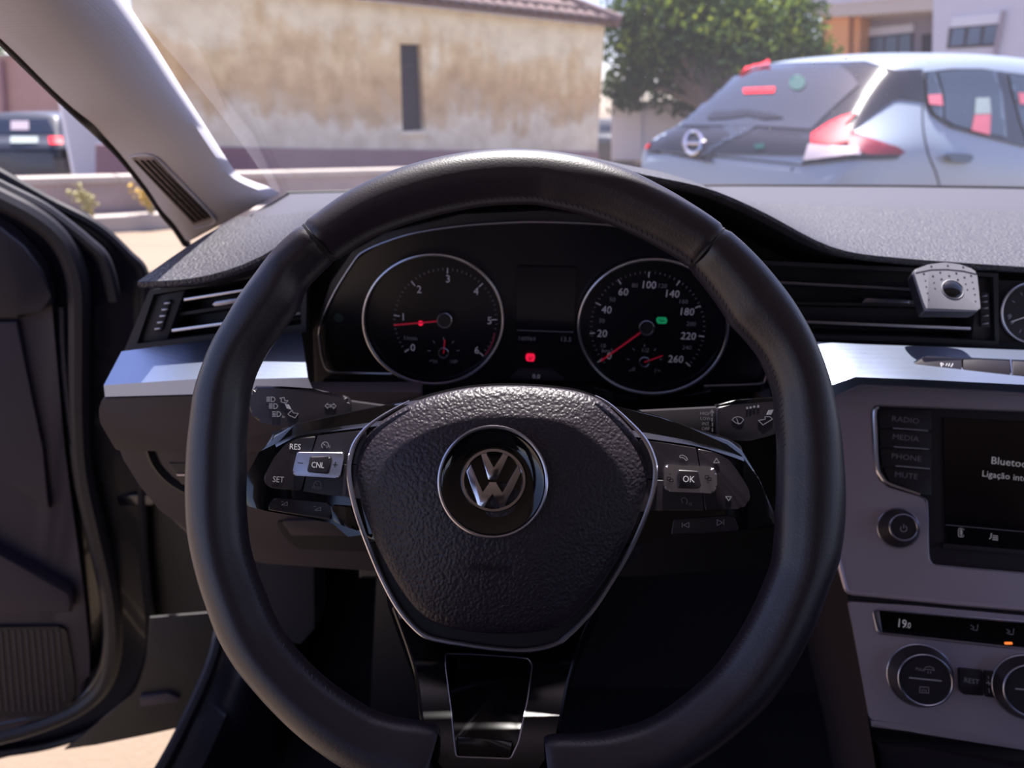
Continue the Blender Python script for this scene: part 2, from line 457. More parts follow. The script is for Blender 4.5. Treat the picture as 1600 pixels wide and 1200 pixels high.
setp(pil, 'pale grey fabric trim of the left windscreen pillar', 'pillar trim', kind='structure')
# speaker / demister grille let into the pillar foot
pbvh = BVHTree.FromPolygons([v for r in rows2 for v in r], [(i * 11 + k, i * 11 + k + 1, (i + 1) * 11 + k + 1, (i + 1) * 11 + k) for i in range(len(rows2) - 1) for k in range(10)])
def on_bvh(b, px, py, off=0.0):
    h, n, i, d = b.ray_cast(CAM, ray(px, py).normalized())
    if h is None:
        return None
    if n.dot(CAM - h) < 0: n = -n
    return h + n * off
def strip_on(b, a0, a1, b0, b1, off, n=10, th=.002):
    """band between pixel lines a0-a1 and b0-b1, laid on surface b"""
    up, lo = [], []
    for k in range(n + 1):
        s = k / n
        pa = on_bvh(b, a0[0] + (a1[0] - a0[0]) * s, a0[1] + (a1[1] - a0[1]) * s, off)
        pb = on_bvh(b, b0[0] + (b1[0] - b0[0]) * s, b0[1] + (b1[1] - b0[1]) * s, off)
        if pa is None or pb is None: continue
        up.append(pa); lo.append(pb)
    return bm_loft([up, lo], thick=Vector((-.0005, th, 0)))
M['slot'] = mat('grille slot', (.15, .12, .125), .8)
gr = obj('grille', strip_on(pbvh, (206, 246), (302, 350), (240, 245), (329, 341), .0012), mat('brown grey grille', (.30, .25, .25), .8), pil)
for s in (.06, .33, .60, .84):
    a0 = (206 + 34 * s, 246 - 1 * s); a1 = (302 + 27 * s, 350 - 9 * s); e = 5.2
    obj('slot', strip_on(pbvh, (a0[0] + 2, a0[1] + 3), (a1[0] - 2, a1[1] - 4), (a0[0] + e, a0[1] + 2.6), (a1[0] + e * .6, a1[1] - 5), .0018), M['dark'], gr)
bm = bmesh.new()
pp = [on_bvh(pbvh, x, y, .0015) for x, y in spline([(203, 244), (222, 240), (242, 243), (262, 262), (300, 302), (330, 335), (335, 344), (325, 350), (302, 355)], 4)]
bm_tube(bm, [p for p in pp if p], .0011, 6); obj('grille_rim', bm, M['fabric'], pil)
# black seal along the door side of the pillar
bm = bmesh.new()
bm_tube(bm, spline([Q(x - 5, y + 3, d + .012) for (x, y), d in zip(E_L, DP)], 4), .0062, 8); obj('door_seal', bm, M['rubber'], pil)
# right pillar, outside the frame but part of the cabin
bm = bmesh.new(); bm_tube(bm, [Vector((XR + .02, 1.02, .99)), Vector((XR + .01, .8, 1.12)), Vector((XR - .01, HY - .02, HZ - .01)), Vector((XR - .01, .1, 1.31)), Vector((XR, -1.4, 1.27))], .035, 10)
setp(obj('trim_2', bm, M['fabric']), 'pale fabric trim of the right windscreen pillar', 'pillar trim', kind='structure')
# left roof rail
bm = bmesh.new(); bm_tube(bm, [Q(-20, -150, .44), Vector((XL + .03, .25, 1.285)), Vector((XL - .0, -.3, 1.31)), Vector((XL, -1.4, 1.25))], .03, 10)
setp(obj('trim_3', bm, M['fabric']), 'pale trim of the roof rail above the driver door', 'pillar trim', kind='structure')
# bonnet and front wing in front of the windscreen
rows = []
for y, z in ((1.04, .965), (1.13, .955), (1.3, .935), (1.6, .89), (1.95, .82), (2.15, .72), (2.2, .5)):
    rows.append([Vector((-.36 + 1.55 * k / 12, y - .12 * (abs(k - 6) / 6) ** 2, z - .05 * (abs(k - 6) / 6) ** 4)) for k in range(13)])
setp(obj('car_bonnet', bm_loft(rows, thick=Vector((0, 0, -.02))), M['paint']), 'dark painted bonnet below the windscreen', 'car bonnet', kind='structure')

# --- body side by the front hinge and sill
bodyO = Vector((-.50, 1.0, .6))
fb = Fr(0, 0, 0, N=(.10, -1, 0), O=Vector((-.44, 1.02, .6)))
bm = bmesh.new()
bm_plate(fb, [(205, 440), (235, 425), (330, 400), (420, 420), (420, 960), (345, 965), (325, 975), (216, 975)], -.05, 0, .006, bm=bm)
bodyp = obj('wall_front', bm, M['black']); setp(bodyp, 'black painted body pillar between open door and dashboard', 'body pillar', kind='structure')
fb2 = Fr(0, 0, 0, N=(.25, -1, .1), O=Vector((-.42, .80, .35)))
bm = bmesh.new(); bm_plate(fb2, [(356, 955), (335, 1075), (318, 1114), (305, 1132), (235, 1147), (150, 1164), (100, 1172), (150, 1132), (215, 1080), (230, 1040), (234, 965)], -.004, 0, .0015, bm=bm); obj('sill_flange', bm, M['black'], bodyp)
bm = bmesh.new(); bm_plate(fb2, rpoly([(218, 1089), (262, 1084), (280, 1091), (278, 1097), (218, 1105)], 2), 0, .006, .002, bm=bm); obj('hinge_flange', bm, M['doorpanel'], bodyp)
bm = bmesh.new(); bm_plate(fb, rrect(172, 774, 240, 791, 5), 0, .02, .004, bm=bm); obj('door_check_strap', bm, M['paint'], bodyp)
for x, y in ((168, 748), (178, 811)):
    bm_ = bm_lathe(fb, x, y, [(.009, 0), (.009, .008), (.006, .011), (0, .011)], 14); obj('hinge_bolt', bm_, M['paint'], bodyp)
kp = bmesh.new(); bm_box(kp, (XL - .02, 1.0, .53), (.02, .46, .80)); obj('kick_panel', kp, M['carpet'], bodyp)
# sill with its seal
sp_ = spline([Q(352, 960, .99), Q(347, 1000, .97), Q(333, 1050, .95), Q(300, 1125, .91), Q(262, 1200, .86), Q(190, 1320, .78)], 5)
bm = bmesh.new(); bm_loft([[p + Vector((dx, 0, dz)) for p in sp_] for dx, dz in ((-.012, -.16), (-.022, -.09), (-.018, -.02), (0, 0), (.035, -.012), (.05, -.06), (.06, -.2))], bm)
sill = obj('trim_4', bm, M['paint'], smooth=50); setp(sill, 'black door sill at the foot of the door opening', 'door sill', kind='structure')
bm = bmesh.new(); bm_tube(bm, [p + Vector((-.004, 0, .006)) for p in sp_], .008, 8); obj('sill_seal', bm, M['rubber'], sill)

# --- open driver door
fd = Fr(0, 0, 0, N=(.42, -.907, 0), O=Vector((-.54, .98, .7)))
DR = empty('door_1', fd.w(-.1, -.55, 0), 'dark trim and black seals of the open driver door', 'car door', kind='structure')
def dplate(name, pix, h0, h1, bev, mt, sm=0, par=None):
    return obj(name, bm_plate(fd, pix, h0, h1, bev, 3, sm), mt, par or DR)
# door frame (painted inner skin) and layered rubber seals
OUTE = [(-260, 150), (-120, 203), (0, 268), (75, 311), (150, 350), (199, 394), (226, 426), (232, 500), (230, 700), (232, 867), (242, 960), (243, 1010), (233, 1054), (208, 1104), (167, 1137), (83, 1167), (0, 1181), (-260, 1215)]
dplate('door_frame', OUTE, -.06, -.035, .006, M['paint'], 3)
bm = bmesh.new()
bm_tube(bm, spline([fd.p(x, y, -.028) for x, y in [(-150, 190), (0, 272), (75, 314), (150, 353), (199, 397), (224, 428), (226, 500), (222, 700), (226, 867), (236, 990), (228, 1052), (204, 1100), (165, 1133), (83, 1162), (0, 1176), (-150, 1196)]], 5), .008, 8)
obj('outer_seal', bm, M['rubber'], DR)
bm = bmesh.new()
bm_tube(bm, spline([fd.p(x, y, -.005) for x, y in [(-150, 215), (0, 292), (60, 322), (94, 345), (135, 378), (163, 408), (180, 470)]], 5), .0095, 10)
obj('window_seal', bm, M['rubber'], DR)
bm = bmesh.new()
bm_tube(bm, spline([fd.p(x, y, .004) for x, y in [(-150, 240), (0, 312), (50, 338), (85, 365), (108, 398), (122, 445), (124, 520), (124, 640), (131, 740), (155, 850), (172, 930), (176, 1000), (166, 1058), (140, 1092), (90, 1120), (0, 1148), (-150, 1175)]], 5), .015, 10)
obj('inner_seal', bm, M['rubber'], DR)
bm = bmesh.new()
bm_tube(bm, spline([fd.p(x, y, .010) for x, y in [(97, 480), (100, 560), (110, 660), (121, 730), (148, 840), (164, 930), (165, 1000), (155, 1050), (125, 1090), (60, 1118), (-100, 1150)]], 5), .0045, 8)
obj('seal_lip', bm, M['paint'], DR)
# trim panel, armrest recess, loudspeaker grille
PAN = [(-260, 250), (-100, 312), (0, 352), (38, 383), (66, 419), (79, 462), (84, 512), (92, 600), (101, 700), (118, 830), (131, 929), (140, 1033), (132, 1085), (95, 1112), (0, 1138), (-260, 1175)]
dplate('door_panel', PAN, -.03, .012, .012, M['doorpanel'], 3)
dplate('door_pull', [(-200, 500), (29, 499), (60, 480), (84, 478), (80, 462), (66, 420), (38, 384), (0, 354), (-200, 270)], .012, .024, .006, M['key'], 0)
dplate('door_pocket_panel', [(-200, 503), (27, 503), (45, 600), (66, 700), (80, 795), (72, 794), (20, 758), (0, 745), (-200, 640)], .012, .022, .005, M['doorpanel'])
dplate('armrest', [(-200, 760), (0, 868), (112, 926), (116, 945), (112, 960), (0, 958), (-200, 950)], .012, .034, .012, M['doorpanel'])
spk = dplate('speaker_grille', rpoly([(-150, 981), (96, 979), (104, 987), (115, 1054), (117, 1094), (92, 1117), (-150, 1135)], 8), .012, .017, .002, M['dark'])
for k in range(27):
    x0 = -150 + k * 10
    bm = bmesh.new(); a = (x0 + 2, 985); b_ = (x0 + 12, 1110 if x0 < 82 else 1110 - (x0 - 82) * 2)
    xr_ = lambda y: 98 + (y - 985) * .14
    if a[0] > 95: continue
    if b_[0] > 112: b_ = (112, b_[1])
    bm_tube(bm, [fd.p(*a, .0172), fd.p(*b_, .0172)], .0016, 5); obj('grille_rib', bm, M['doorpanel'], spk)
bm = bmesh.new(); bm_box(bm, fd.w(-.34, -.40, -.06), (.02, .02, .02))
bm.free()
# outer skin of the door so it has its thickness
dplate('outer_skin', [(-260, 185), (0, 305), (150, 400), (200, 460), (212, 867), (216, 930), (200, 985), (120, 1015), (0, 1035), (-260, 1060)], -.13, -.055, .01, M['paint'], 2)

# driver seat (behind the camera, shades the cabin)
DS = empty('driver_seat', (0, -.2, .24), 'dark driver seat facing the steering wheel', 'car seat')
def cush(name, c, s_, tilt):
    bm = bmesh.new(); bm_box(bm, c, s_, Matrix.Rotation(R(tilt), 3, 'X')); bmesh.ops.bevel(bm, geom=bm.edges[:], offset=.04, segments=3, affect='EDGES'); obj(name, bm, M['doorpanel'], DS)
cush('cushion', (0, -.16, .46), (.5, .5, .16), 6); cush('backrest', (0, -.50, .78), (.5, .16, .62), -14 * -1); cush('headrest', (0, -.60, 1.17), (.27, .10, .18), 10); cush('base', (0, -.2, .31), (.44, .5, .18), 0)

# =================================================================== DASHBOARD
DB = empty('dashboard', Vector((.3, .8, .55)), 'dark dashboard with grained top and silver trim strips', 'dashboard')
def pad_pt(x, t):
    a, b = lip_pt(x), back_pt(x)
    p = a.lerp(b, t)
    hump = math.exp(-((x - .01) / .19) ** 4)
    p.z += (.006 + .012 * hump) * math.sin(math.pi * min(1, t * 1.25)) if t < .8 else 0
    return p
def smooth_row(r, it=2):
    for _ in range(it):
        r = [r[0]] + [(r[i - 1] + r[i] * 2 + r[i + 1]) / 4 for i in range(1, len(r) - 1)] + [r[-1]]
    return r
rows = []
lip = smooth_row([lip_pt(x) for x in XS])
rows.append([p + Vector((0, .020, -.008)) for p in lip])
rows.append([p + Vector((0, .003, -.006)) for p in lip])
rows.append([p + Vector((0, -.0005, -.003)) for p in lip])
rows.append(lip)
TS = [.03, .08, .15, .24, .34, .45, .57]
for t_ in TS: rows.append(smooth_row([pad_pt(x, t_) for x in XS], 2))
bm = bm_loft(rows)
# rounded left end skirt
pad = obj('top_pad', bm, M['dash'], DB, smooth=60)
rows = [smooth_row([pad_pt(x, t_) + Vector((0, 0, -.0005)) for x in XS]) for t_ in (.57, .572)]
rows[1] = [p + Vector((0, .002, -.003)) for p in rows[1]]
for t_ in (.60, .66, .8, 1.0): rows.append(smooth_row([pad_pt(x, t_) + Vector((0, 0, -.001 - .004 * (t_ < .63))) for x in XS]))
obj('windscreen_ledge', bm_loft(rows), M['dashsm'], DB, smooth=60)
# left end cap of the dashboard, closing pad, trim and knee panel towards the door
rows = []
capA = [lip_pt(XS[0]).lerp(back_pt(XS[0]), t_) for t_ in (.14, .2, .3, .5, .75, 1)]
for dz, dx in ((.002, .006), (-.006, -.003), (-.03, -.004), (-.10, .0), (-.30, .0)):
    rows.append([p + Vector((dx, 0, dz)) for p in capA])
obj('end_cap', bm_loft(rows), M['dark'], DB, smooth=60)
# hood underside / backing behind vents and dials
rows = [[], [], [], [], []]
for x in XS:
    a = lip_pt(x) + Vector((0, .018, -.007))
    py = proj(a)[1]
    b1 = Q(800 + F_PX * x / .70, py + 16, .70); b2 = Q(800 + F_PX * x / .72, 640, .72)
    for k, p in enumerate((a, a.lerp(b1, .5), b1, b1.lerp(b2, .5), b2)): rows[k].append(p)
rows = [smooth_row(r) for r in rows]
obj('hood_underside', bm_loft(rows), M['black'], DB, smooth=60)
# lower structure behind the steering column
fl = Fr(1000, 700, .77, el=5)
obj('lower_panel', bm_plate(fl, [(560, 590), (1330, 600), (1335, 880), (1000, 900), (560, 905)], -.02, 0, .004), M['black'], DB)

# --- silver trim, driver's left
def trim_strip(name, top, fold, bot, dt, df, db, mt):
    rows = [[Q(x, y, dt + .012) for x, y in top], [Q(x, y, dt) for x, y in top]]
    for s in (.25, .5, .75, .93):
        rows.append([Q(a[0] + (b[0] - a[0]) * s, a[1] + (b[1] - a[1]) * s, dt + (df - dt) * s) for a, b in zip(top, fold)])
    rows.append([Q(x, y, df) for x, y in fold])
    for s in (.08, .5, 1.0):
        rows.append([Q(a[0] + (b[0] - a[0]) * s, a[1] + (b[1] - a[1]) * s, df + (db - df) * s) for a, b in zip(fold, bot)])
    rows.append([Q(x, y + 2, db + .02) for x, y in bot])
    return obj(name, bm_loft(rows), mt, DB, smooth=25)
trim_strip('silver_trim', [(190, 549), (250, 541), (335, 531), (440, 522), (471, 519)], [(162, 602), (235, 597), (309, 592), (397, 592), (481, 590)],
           [(164, 620), (235, 618), (304, 616), (397, 611), (489, 609)], .635, .580, .583, M['trim'])
trim_strip('silver_trim', [(1228, 533), (1269, 534), (1350, 538), (1441, 541), (1600, 547), (1800, 556), (2100, 570), (2500, 592)],
           [(1240, 640), (1296, 603), (1337, 589), (1441, 593), (1600, 601), (1800, 611), (2100, 628), (2500, 652)],
           [(1245, 660), (1299, 619), (1345, 600), (1441, 604), (1600, 613), (1800, 624), (2100, 642), (2500, 668)], .622, .570, .573, M['trim'])
# knee panels below the left trim
fk = Fr(250, 680, .60, el=-4, yaw=-6)
obj('knee_panel', bm_plate(fk, [(182, 700), (193, 718), (218, 759), (251, 799), (294, 840), (350, 872), (415, 884), (582, 892), (660, 894), (660, 640), (300, 640), (184, 650)], -.03, -.006, .006), M['knee'], DB)
obj('knee_panel', bm_plate(fk, rpoly([(160, 622), (154, 640), (156, 660), (182, 705), (300, 706), (660, 707), (660, 612), (490, 612), (304, 618)], 5), -.02, 0, .006), M['knee'], DB)
# column height-adjuster recess behind the wheel
obj('recess', bm_plate(fk, rpoly([(430, 815), (560, 812), (580, 862), (466, 858), (446, 842)], 8), -.006, -.0045, 0), M['black'], DB)
obj('recess_lip', bm_plate(fk, rpoly([(440, 814), (570, 812), (572, 838), (455, 838)], 6), -.006, -.003, .001), M['knee'], DB)
# footwell trim below
ff = Fr(500, 980, .95, el=0)
obj('footwell_trim', bm_plate(ff, [(395, 870), (492, 885), (493, 985), (470, 1010), (395, 1000)], -.05, 0, .01), M['carpet'], DB)
obj('footwell_trim', bm_plate(ff, [(586, 900), (760, 900), (760, 1125), (575, 1125)], -.05, 0, .01), M['black'], DB)

# --- round headlamp switch left of the wheel
HS = empty('headlamp_switch', fk.p(330, 712, 0), 'round dark headlamp switch in the knee panel left of wheel', 'light switch')
obj('bezel', bm_lathe(fk, 328, 700, [(.0535, -.006), (.0535, -.003), (.051, -.002), (.047, -.006), (.045, -.006)], 48, -.004), M['black'], HS)
obj('face', bm_lathe(fk, 328, 700, [(.046, -.008), (.044, -.003), (.03, -.0015), (0, -.0015)], 48, -.004), M['knee'], HS)
btn = obj('button_pocket', bm_plate(fk, rpoly([(262, 724), (345, 724), (335, 758), (284, 758)], 4), -.004, -.0006, .0008), M['dark'], HS)
obj('rib', bm_plate(fk, [(275, 741), (330, 741), (330, 743.5), (277, 743.5)], -.001, .0005), M['chromedim'], btn)

# =================================================================== AIR VENTS
def vent(root, fr, frame_out, frame_in, slats, end, wheel, dots):
    bm = bmesh.new()
    a = [fr.uv(x, y, .004) for x, y in frame_out]; b_ = [fr.uv(x, y, .004) for x, y in frame_in]
    n = len(a)
    o1 = [bm.verts.new(fr.w(u, v, .004)) for u, v in a]; i1 = [bm.verts.new(fr.w(u, v, .004)) for u, v in b_]
    o0 = [bm.verts.new(fr.w(u, v, -.02)) for u, v in a]; i0 = [bm.verts.new(fr.w(u, v, -.04)) for u, v in b_]
    for k in range(n):
        j = (k + 1) % n
        bm.faces.new((o1[k], o1[j], i1[j], i1[k])); bm.faces.new((o0[k], o0[j], o1[j], o1[k])); bm.faces.new((i1[k], i1[j], i0[j], i0[k]))
    bm.faces.new(i0)
    obj('frame', bm, M['dark'], root)
    for (p, q, wd, mt, hh) in slats:
        bm = bmesh.new()
        c = [p, q, (q[0], q[1] + wd), (p[0], p[1] + wd)]
        bm_prism(bm, [fr.p(x, y, hh) for x, y in c], [fr.p(x, y + 3, hh - .03) for x, y in c], .0012)
        obj('slat', bm, M[mt], root)
    obj('end_panel', bm_plate(fr, end, -.03, -.002, .002), M['dark'], root)
    wh = obj('thumbwheel', bm_plate(fr, wheel, -.01, .002, .002), M['black'], root)
    for (x, y) in dots:
        obj('grip', bm_plate(fr, [(x - 5, y - 1.2), (x + 5, y - 2.2), (x + 5, y + .6), (x - 5, y + 1.6)], .001, .0035, .0005), M['chromedim'], wh)
fv = Fr(330, 490, .655, el=8, yaw=-6)
VL = empty('air_vent', fv.p(330, 540), 'dark slatted air vent at the left end of the dashboard', 'air vent')
vent(VL, fv, [(233, 454), (330, 437), (412, 421), (480, 407), (478, 519), (440, 524), (335, 532), (193, 550)],
     [(240, 460), (330, 446), (412, 431), (472, 418), (470, 507), (440, 511), (335, 522), (214, 537)],
     [((287, 466), (472, 437), 4.5, 'satin', -.002), ((280, 488), (472, 459), 6, 'black', -.010), ((335, 472), (472, 452), 5, 'satin', 0), ((268, 514), (470, 487), 5, 'satin', -.002)],
     [(241, 462), (289, 453), (261, 532), (217, 535)], rpoly([(255, 470), (267, 468), (252, 518), (240, 520)], 3), [(261, 474), (257, 484), (254, 494), (250, 504), (246, 514)])
fw = Fr(1400, 480, .655, el=8, yaw=8)
VR = empty('air_vent', fw.p(1400, 535), 'dark slatted air vent between the wheel and the clock', 'air vent')
vent(VR, fw, [(1150, 405), (1300, 412), (1420, 418), (1560, 427), (1561, 540), (1430, 535), (1270, 530), (1150, 525)],
     [(1160, 412), (1300, 419), (1420, 425), (1552, 433), (1555, 533), (1430, 527), (1270, 523), (1160, 518)],
     [((1170, 437), (1526, 455), 4.5, 'chromedim', -.002), ((1170, 470), (1526, 476), 5, 'black', -.010), ((1354, 466), (1526, 474), 5, 'satin', 0), ((1170, 497), (1517, 511), 5, 'satin', -.002)],
     [(1529, 432), (1551, 434), (1557, 533), (1518, 532)], rpoly([(1532, 456), (1545, 457), (1548, 512), (1533, 511)], 2), [(1538, 463), (1538.5, 472), (1539, 482), (1540, 494), (1540, 506)])
# fillet: tab on the middle slat
for fr, rt, pts in ((fv, VL, [(331, 476), (336, 471), (392, 462), (392, 470), (336, 479)]), (fw, VR, [(1345, 474), (1354, 465.5), (1421, 469), (1421, 475), (1360, 473)])):
    obj('direction_tab', bm_plate(fr, pts, -.02, .004, .001), M['chromedim'], rt)

# =================================================================== CLOCK
fc = Fr(1610, 489, .64, el=8, yaw=10)
CK = empty('analogue_clock', fc.p(1610, 535), 'round analogue clock with silver rim right of the air vent', 'clock')
obj('plate', bm_plate(fc, rpoly([(1552, 437), (1668, 442), (1672, 540), (1561, 535)], 3), -.02, -.002, .002), M['dark'], CK)
obj('dial', bm_lathe(fc, 1612, 489, [(.0265, -.002), (.0265, .001), (0, .001)], 48), M['key'], CK)
bm = bmesh.new(); bm_tube(bm, [fc.p(x, y, .002) for x, y in ell(1612, 489, 47, 46.5, 60)], .0013, 8, True); obj('rim', bm, M['satin'], CK)
for k in range(12):
    a = R(30 * k + 2)
    if k in (9,): continue
    obj('hour_mark', bm_strokes(fc, [[(1612 + 36 * math.sin(a), 489 - 36 * math.cos(a)), (1612 + 31 * math.sin(a), 489 - 31 * math.cos(a))]], 1.0, .0012), M['print'], CK)
text(fc, 1577.5, 495, 8, '9', .0012, M['print'], CK)
obj('hand', bm_strokes(fc, [[(1580, 503), (1612, 492)]], 1.2, .0024), M['printw'], CK)
obj('hand', bm_strokes(fc, [[(1612, 489), (1640, 470)]], 1.6, .0018), M['printw'], CK)

# =================================================================== BUTTON STRIP
ft = Fr(1500, 570, .594, el=50, yaw=6)
BS = empty('button_strip', ft.p(1520, 575), 'pointed strip of dark buttons set in the right silver trim', 'button panel')
obj('surround', bm_plate(ft, rpoly([(1424, 567.5), (1444, 555.5), (1600, 562.5), (1760, 571), (1760, 598), (1600, 589), (1453, 580), (1431, 576)], 3), -.02, .001, .001), M['gloss'], BS)
for a, b_, mt in ((1429, 1503, 'key'), (1505, 1579, 'key'), (1582, 1640, 'key'), (1642, 1755, 'key')):
    yt = lambda x: 557.5 + (x - 1444) * .046; yb = lambda x: 578 + (x - 1453) * .064
    pts = [(a, yt(a)), (b_, yt(b_)), (b_, yb(b_)), (a, yb(a))] if a > 1430 else [(1428, 567.5), (1445, 558), (b_, yt(b_)), (b_, yb(b_)), (1454, 578), (1433, 574.5)]
    kb = obj('key', bm_plate(ft, pts, -.01, .003, .0006), M[mt], BS)
    if a == 1429: text(ft, 1472, 570, 7.5, 'P', .0032, M['printw'], kb); obj('symbol', bm_strokes(ft, [[(1478, 571), (1480, 568)], [(1482, 572), (1484, 568)], [(1486, 573), (1489, 568)]], 1.1, .0032), M['printw'], kb)
obj('divider', bm_strokes(ft, [[(1579, 560), (1581.5, 589)]], 1.6, .003), M['chrome'], BS)

# =================================================================== CENTRE CONSOLE
fo = Fr(1450, 800, .615, el=24, yaw=13)
CC = empty('centre_console', fo.p(1460, 1150), 'grey metallic centre console fascia right of the wheel', 'console')
UPF = [(1252, 672), (1299, 622), (1347, 603), (1441, 607), (1600, 616), (1800, 629), (1960, 641), (1995, 660), (2040, 1010), (1800, 975), (1600, 951), (1490, 942), (1383, 931), (1323, 925), (1309, 870)]
HOLE = [(1361, 641), (1370, 632.5), (1600, 641.5), (1890, 655), (1900, 664), (1905, 760), (1895, 772), (1840, 800), (1838, 900), (1828, 914), (1600, 896.5), (1466, 884.5), (1455, 879), (1450, 862), (1448, 791), (1443, 779.5), (1436, 776), (1388, 761.5), (1373, 749.5), (1366, 730), (1362.5, 680)]
def ring_plate(fr, outp, hole, h0, h1, bev=0):
    """plate with a hole, triangulated between the two outlines"""
    uo = [Vector(fr.uv(x, y, h1)) for x, y in outp]; uh = [Vector(fr.uv(x, y, h1)) for x, y in hole]
    vs_ = uo + uh; n, k = len(uo), len(uh)
    ed = [(i, (i + 1) % n) for i in range(n)] + [(n + i, n + (i + 1) % k) for i in range(k)]
    V_, E_, F_, *_r = delaunay_2d_cdt(vs_, ed, [], 0, 1e-7)
    bm = bmesh.new(); tv = [bm.verts.new(fr.w(p.x, p.y, h1)) for p in V_]
    def inside(p, poly):
        c = False; j = len(poly) - 1
        for i in range(len(poly)):
            if (poly[i].y > p.y) != (poly[j].y > p.y) and p.x < (poly[j].x - poly[i].x) * (p.y - poly[i].y) / (poly[j].y - poly[i].y) + poly[i].x: c = not c
            j = i
        return c
    for f in F_:
        c = sum((V_[i] for i in f), Vector((0, 0))) / len(f)
        if inside(c, uo) and not inside(c, uh): bm.faces.new([tv[i] for i in f])
    ro = bmesh.ops.extrude_edge_only(bm, edges=[e for e in bm.edges if e.is_boundary])
    for v_ in [g_ for g_ in ro['geom'] if isinstance(g_, bmesh.types.BMVert)]: v_.co += fr.N * (h0 - h1)
    return bm
obj('upper_fascia', ring_plate(fo, rpoly(UPF, 8), rpoly(HOLE, 4), -.03, 0), M['console'], CC)
bm = bmesh.new(); bm_tube(bm, [fo.p(x, y, -.001) for x, y in rpoly(UPF, 8)], .0022, 6, True); obj('fascia_edge', bm, M['console'], CC)
obj('seam', bm_plate(fo, [(1325, 926), (1383, 932), (1490, 943), (1600, 952), (1800, 977), (1800, 988), (1600, 961), (1437, 946), (1325, 938)], -.03, -.006), M['dark'], CC)
LOWF = [(1326, 940), (1437, 947), (1600, 962), (1800, 987), (2040, 1018), (2060, 1240), (1800, 1190), (1600, 1158), (1437, 1134), (1359, 1124)]
LHOLE = [(1365, 957), (1369, 952), (1600, 972), (1900, 1003), (1898, 1047), (1600, 1014), (1375, 989.5), (1371, 986)]
obj('lower_fascia', ring_plate(fo, rpoly(LOWF, 6), rpoly(LHOLE, 3), -.03, -.001), M['console'], CC)
obj('lower_edge', bm_plate(fo, [(1359, 1124), (1437, 1134), (1600, 1158), (1800, 1190), (1800, 1205), (1600, 1172), (1437, 1146), (1361, 1137)], -.03, -.006, .003), M['console'], CC)
obj('storage_recess', bm_plate(fo, [(1362, 1138), (1437, 1147), (1600, 1173), (1800, 1206), (1830, 1420), (1420, 1420)], -.06, -.045), M['knee'], CC)
obj('recess_floor', bm_plate(fo, [(1366, 1160), (1437, 1168), (1800, 1222), (1830, 1420), (1420, 1420)], -.045, -.018, .01), M['key'], CC)
# side of the console facing the driver's knee
rows = []
for (xa, ya), (xb, yb) in (((1311, 862), (1270, 880)), ((1324, 930), (1283, 955)), ((1337, 1007), (1297, 1025)), ((1354, 1105), (1318, 1112)), ((1368, 1200), (1333, 1200)), ((1395, 1340), (1370, 1340))):
    a = fo.p(xa, ya, -.004); 
    b_ = Q(xb, yb, .70); c = Q(xb - 30, yb + 10, 1.0)
    rows.append([a, a.lerp(b_, .5), b_, b_.lerp(c, .5), c])
obj('side_panel', bm_loft(rows), M['knee'], CC, smooth=60)

# infotainment
IU = empty('infotainment_unit', fo.p(1600, 890), 'black touchscreen unit with key column and volume knob in console', 'car radio')
obj('body', bm_plate(fo, rpoly(HOLE, 4), -.03, -.009), M['key'], IU)
bm = bmesh.new(); bm_tube(bm, [fo.p(x, y, .0002) for x, y in spline([(1372, 636), (1366.5, 643), (1367.5, 680), (1370, 728), (1377, 745), (1391, 757), (1437, 772.5)], 5)], .0020, 8)
obj('chrome_edge', bm, M['satin'], IU)
bm = bmesh.new(); bm_tube(bm, [fo.p(x, y, -.001) for x, y in [(1370, 633), (1600, 642), (1890, 656)]], .0012, 8); obj('chrome_edge', bm, M['chromedim'], IU)
bm = bmesh.new(); bm_tube(bm, [fo.p(x, y, -.001) for x, y in spline([(1436, 776.5), (1444, 780), (1448.5, 791), (1450, 862), (1455, 879), (1467, 884.5), (1600, 896.5), (1828, 914)], 3)], .0011, 8); obj('chrome_edge', bm, M['chromedim'], IU)
sc = obj('screen', bm_plate(fo, [(1474, 652), (1800, 668), (1806, 876), (1478, 848)], -.012, -.0065, .0012), M['screen'], IU)
obj('screen_ledge', bm_plate(fo, rpoly([(1474, 849), (1806, 877), (1806, 886), (1474, 858)], 2), -.012, -.004, .0015), M['dark'], IU)
yk = [(637, 669), (670, 698), (700, 728), (731, 757)]
for k, s in enumerate(('RADIO', 'MEDIA', 'PHONE', 'MUTE')):
    y0, y1 = yk[k]; xo = 2.0 * k
    pts = [(1372 + xo, y0 + 1), (1456, y0 + 4), (1456, y1 + 3), (1374 + xo, y1 - 1)] if k < 3 else [(1380, 731), (1456, 735), (1456, 776), (1440, 773), (1392, 758)]
    kb = obj('key', bm_plate(fo, pts, -.012, -.006, .001), M['key'], IU)
    text(fo, 1415 + (1 if k > 1 else 0), (656, 684, 714.5, 743)[k], 8.3, s, -.0055, M['printd'], kb, sx=1.1)
for a, b_ in (((1395.5, 669), (1449.5, 673)), ((1397, 698), (1451, 702)), ((1400, 728), (1452.5, 732.5))):
    obj('key_divider', bm_strokes(fo, [[a, b_]], 1.7, -.0056), M['print'], IU)
text(fo, 1548, 719, 11.5, 'Bluetooth', -.006, M['scrtext'], sc, align='LEFT', sx=.98)
text(fo, 1534, 741, 9.5, 'Ligação inte', -.006, M['scrtext'], sc, align='LEFT', sx=.98)
obj('toolbar_line', bm_strokes(fo, [[(1478, 820), (1600, 831), (1805, 850)]], .9, -.0062), M['printd'], sc)
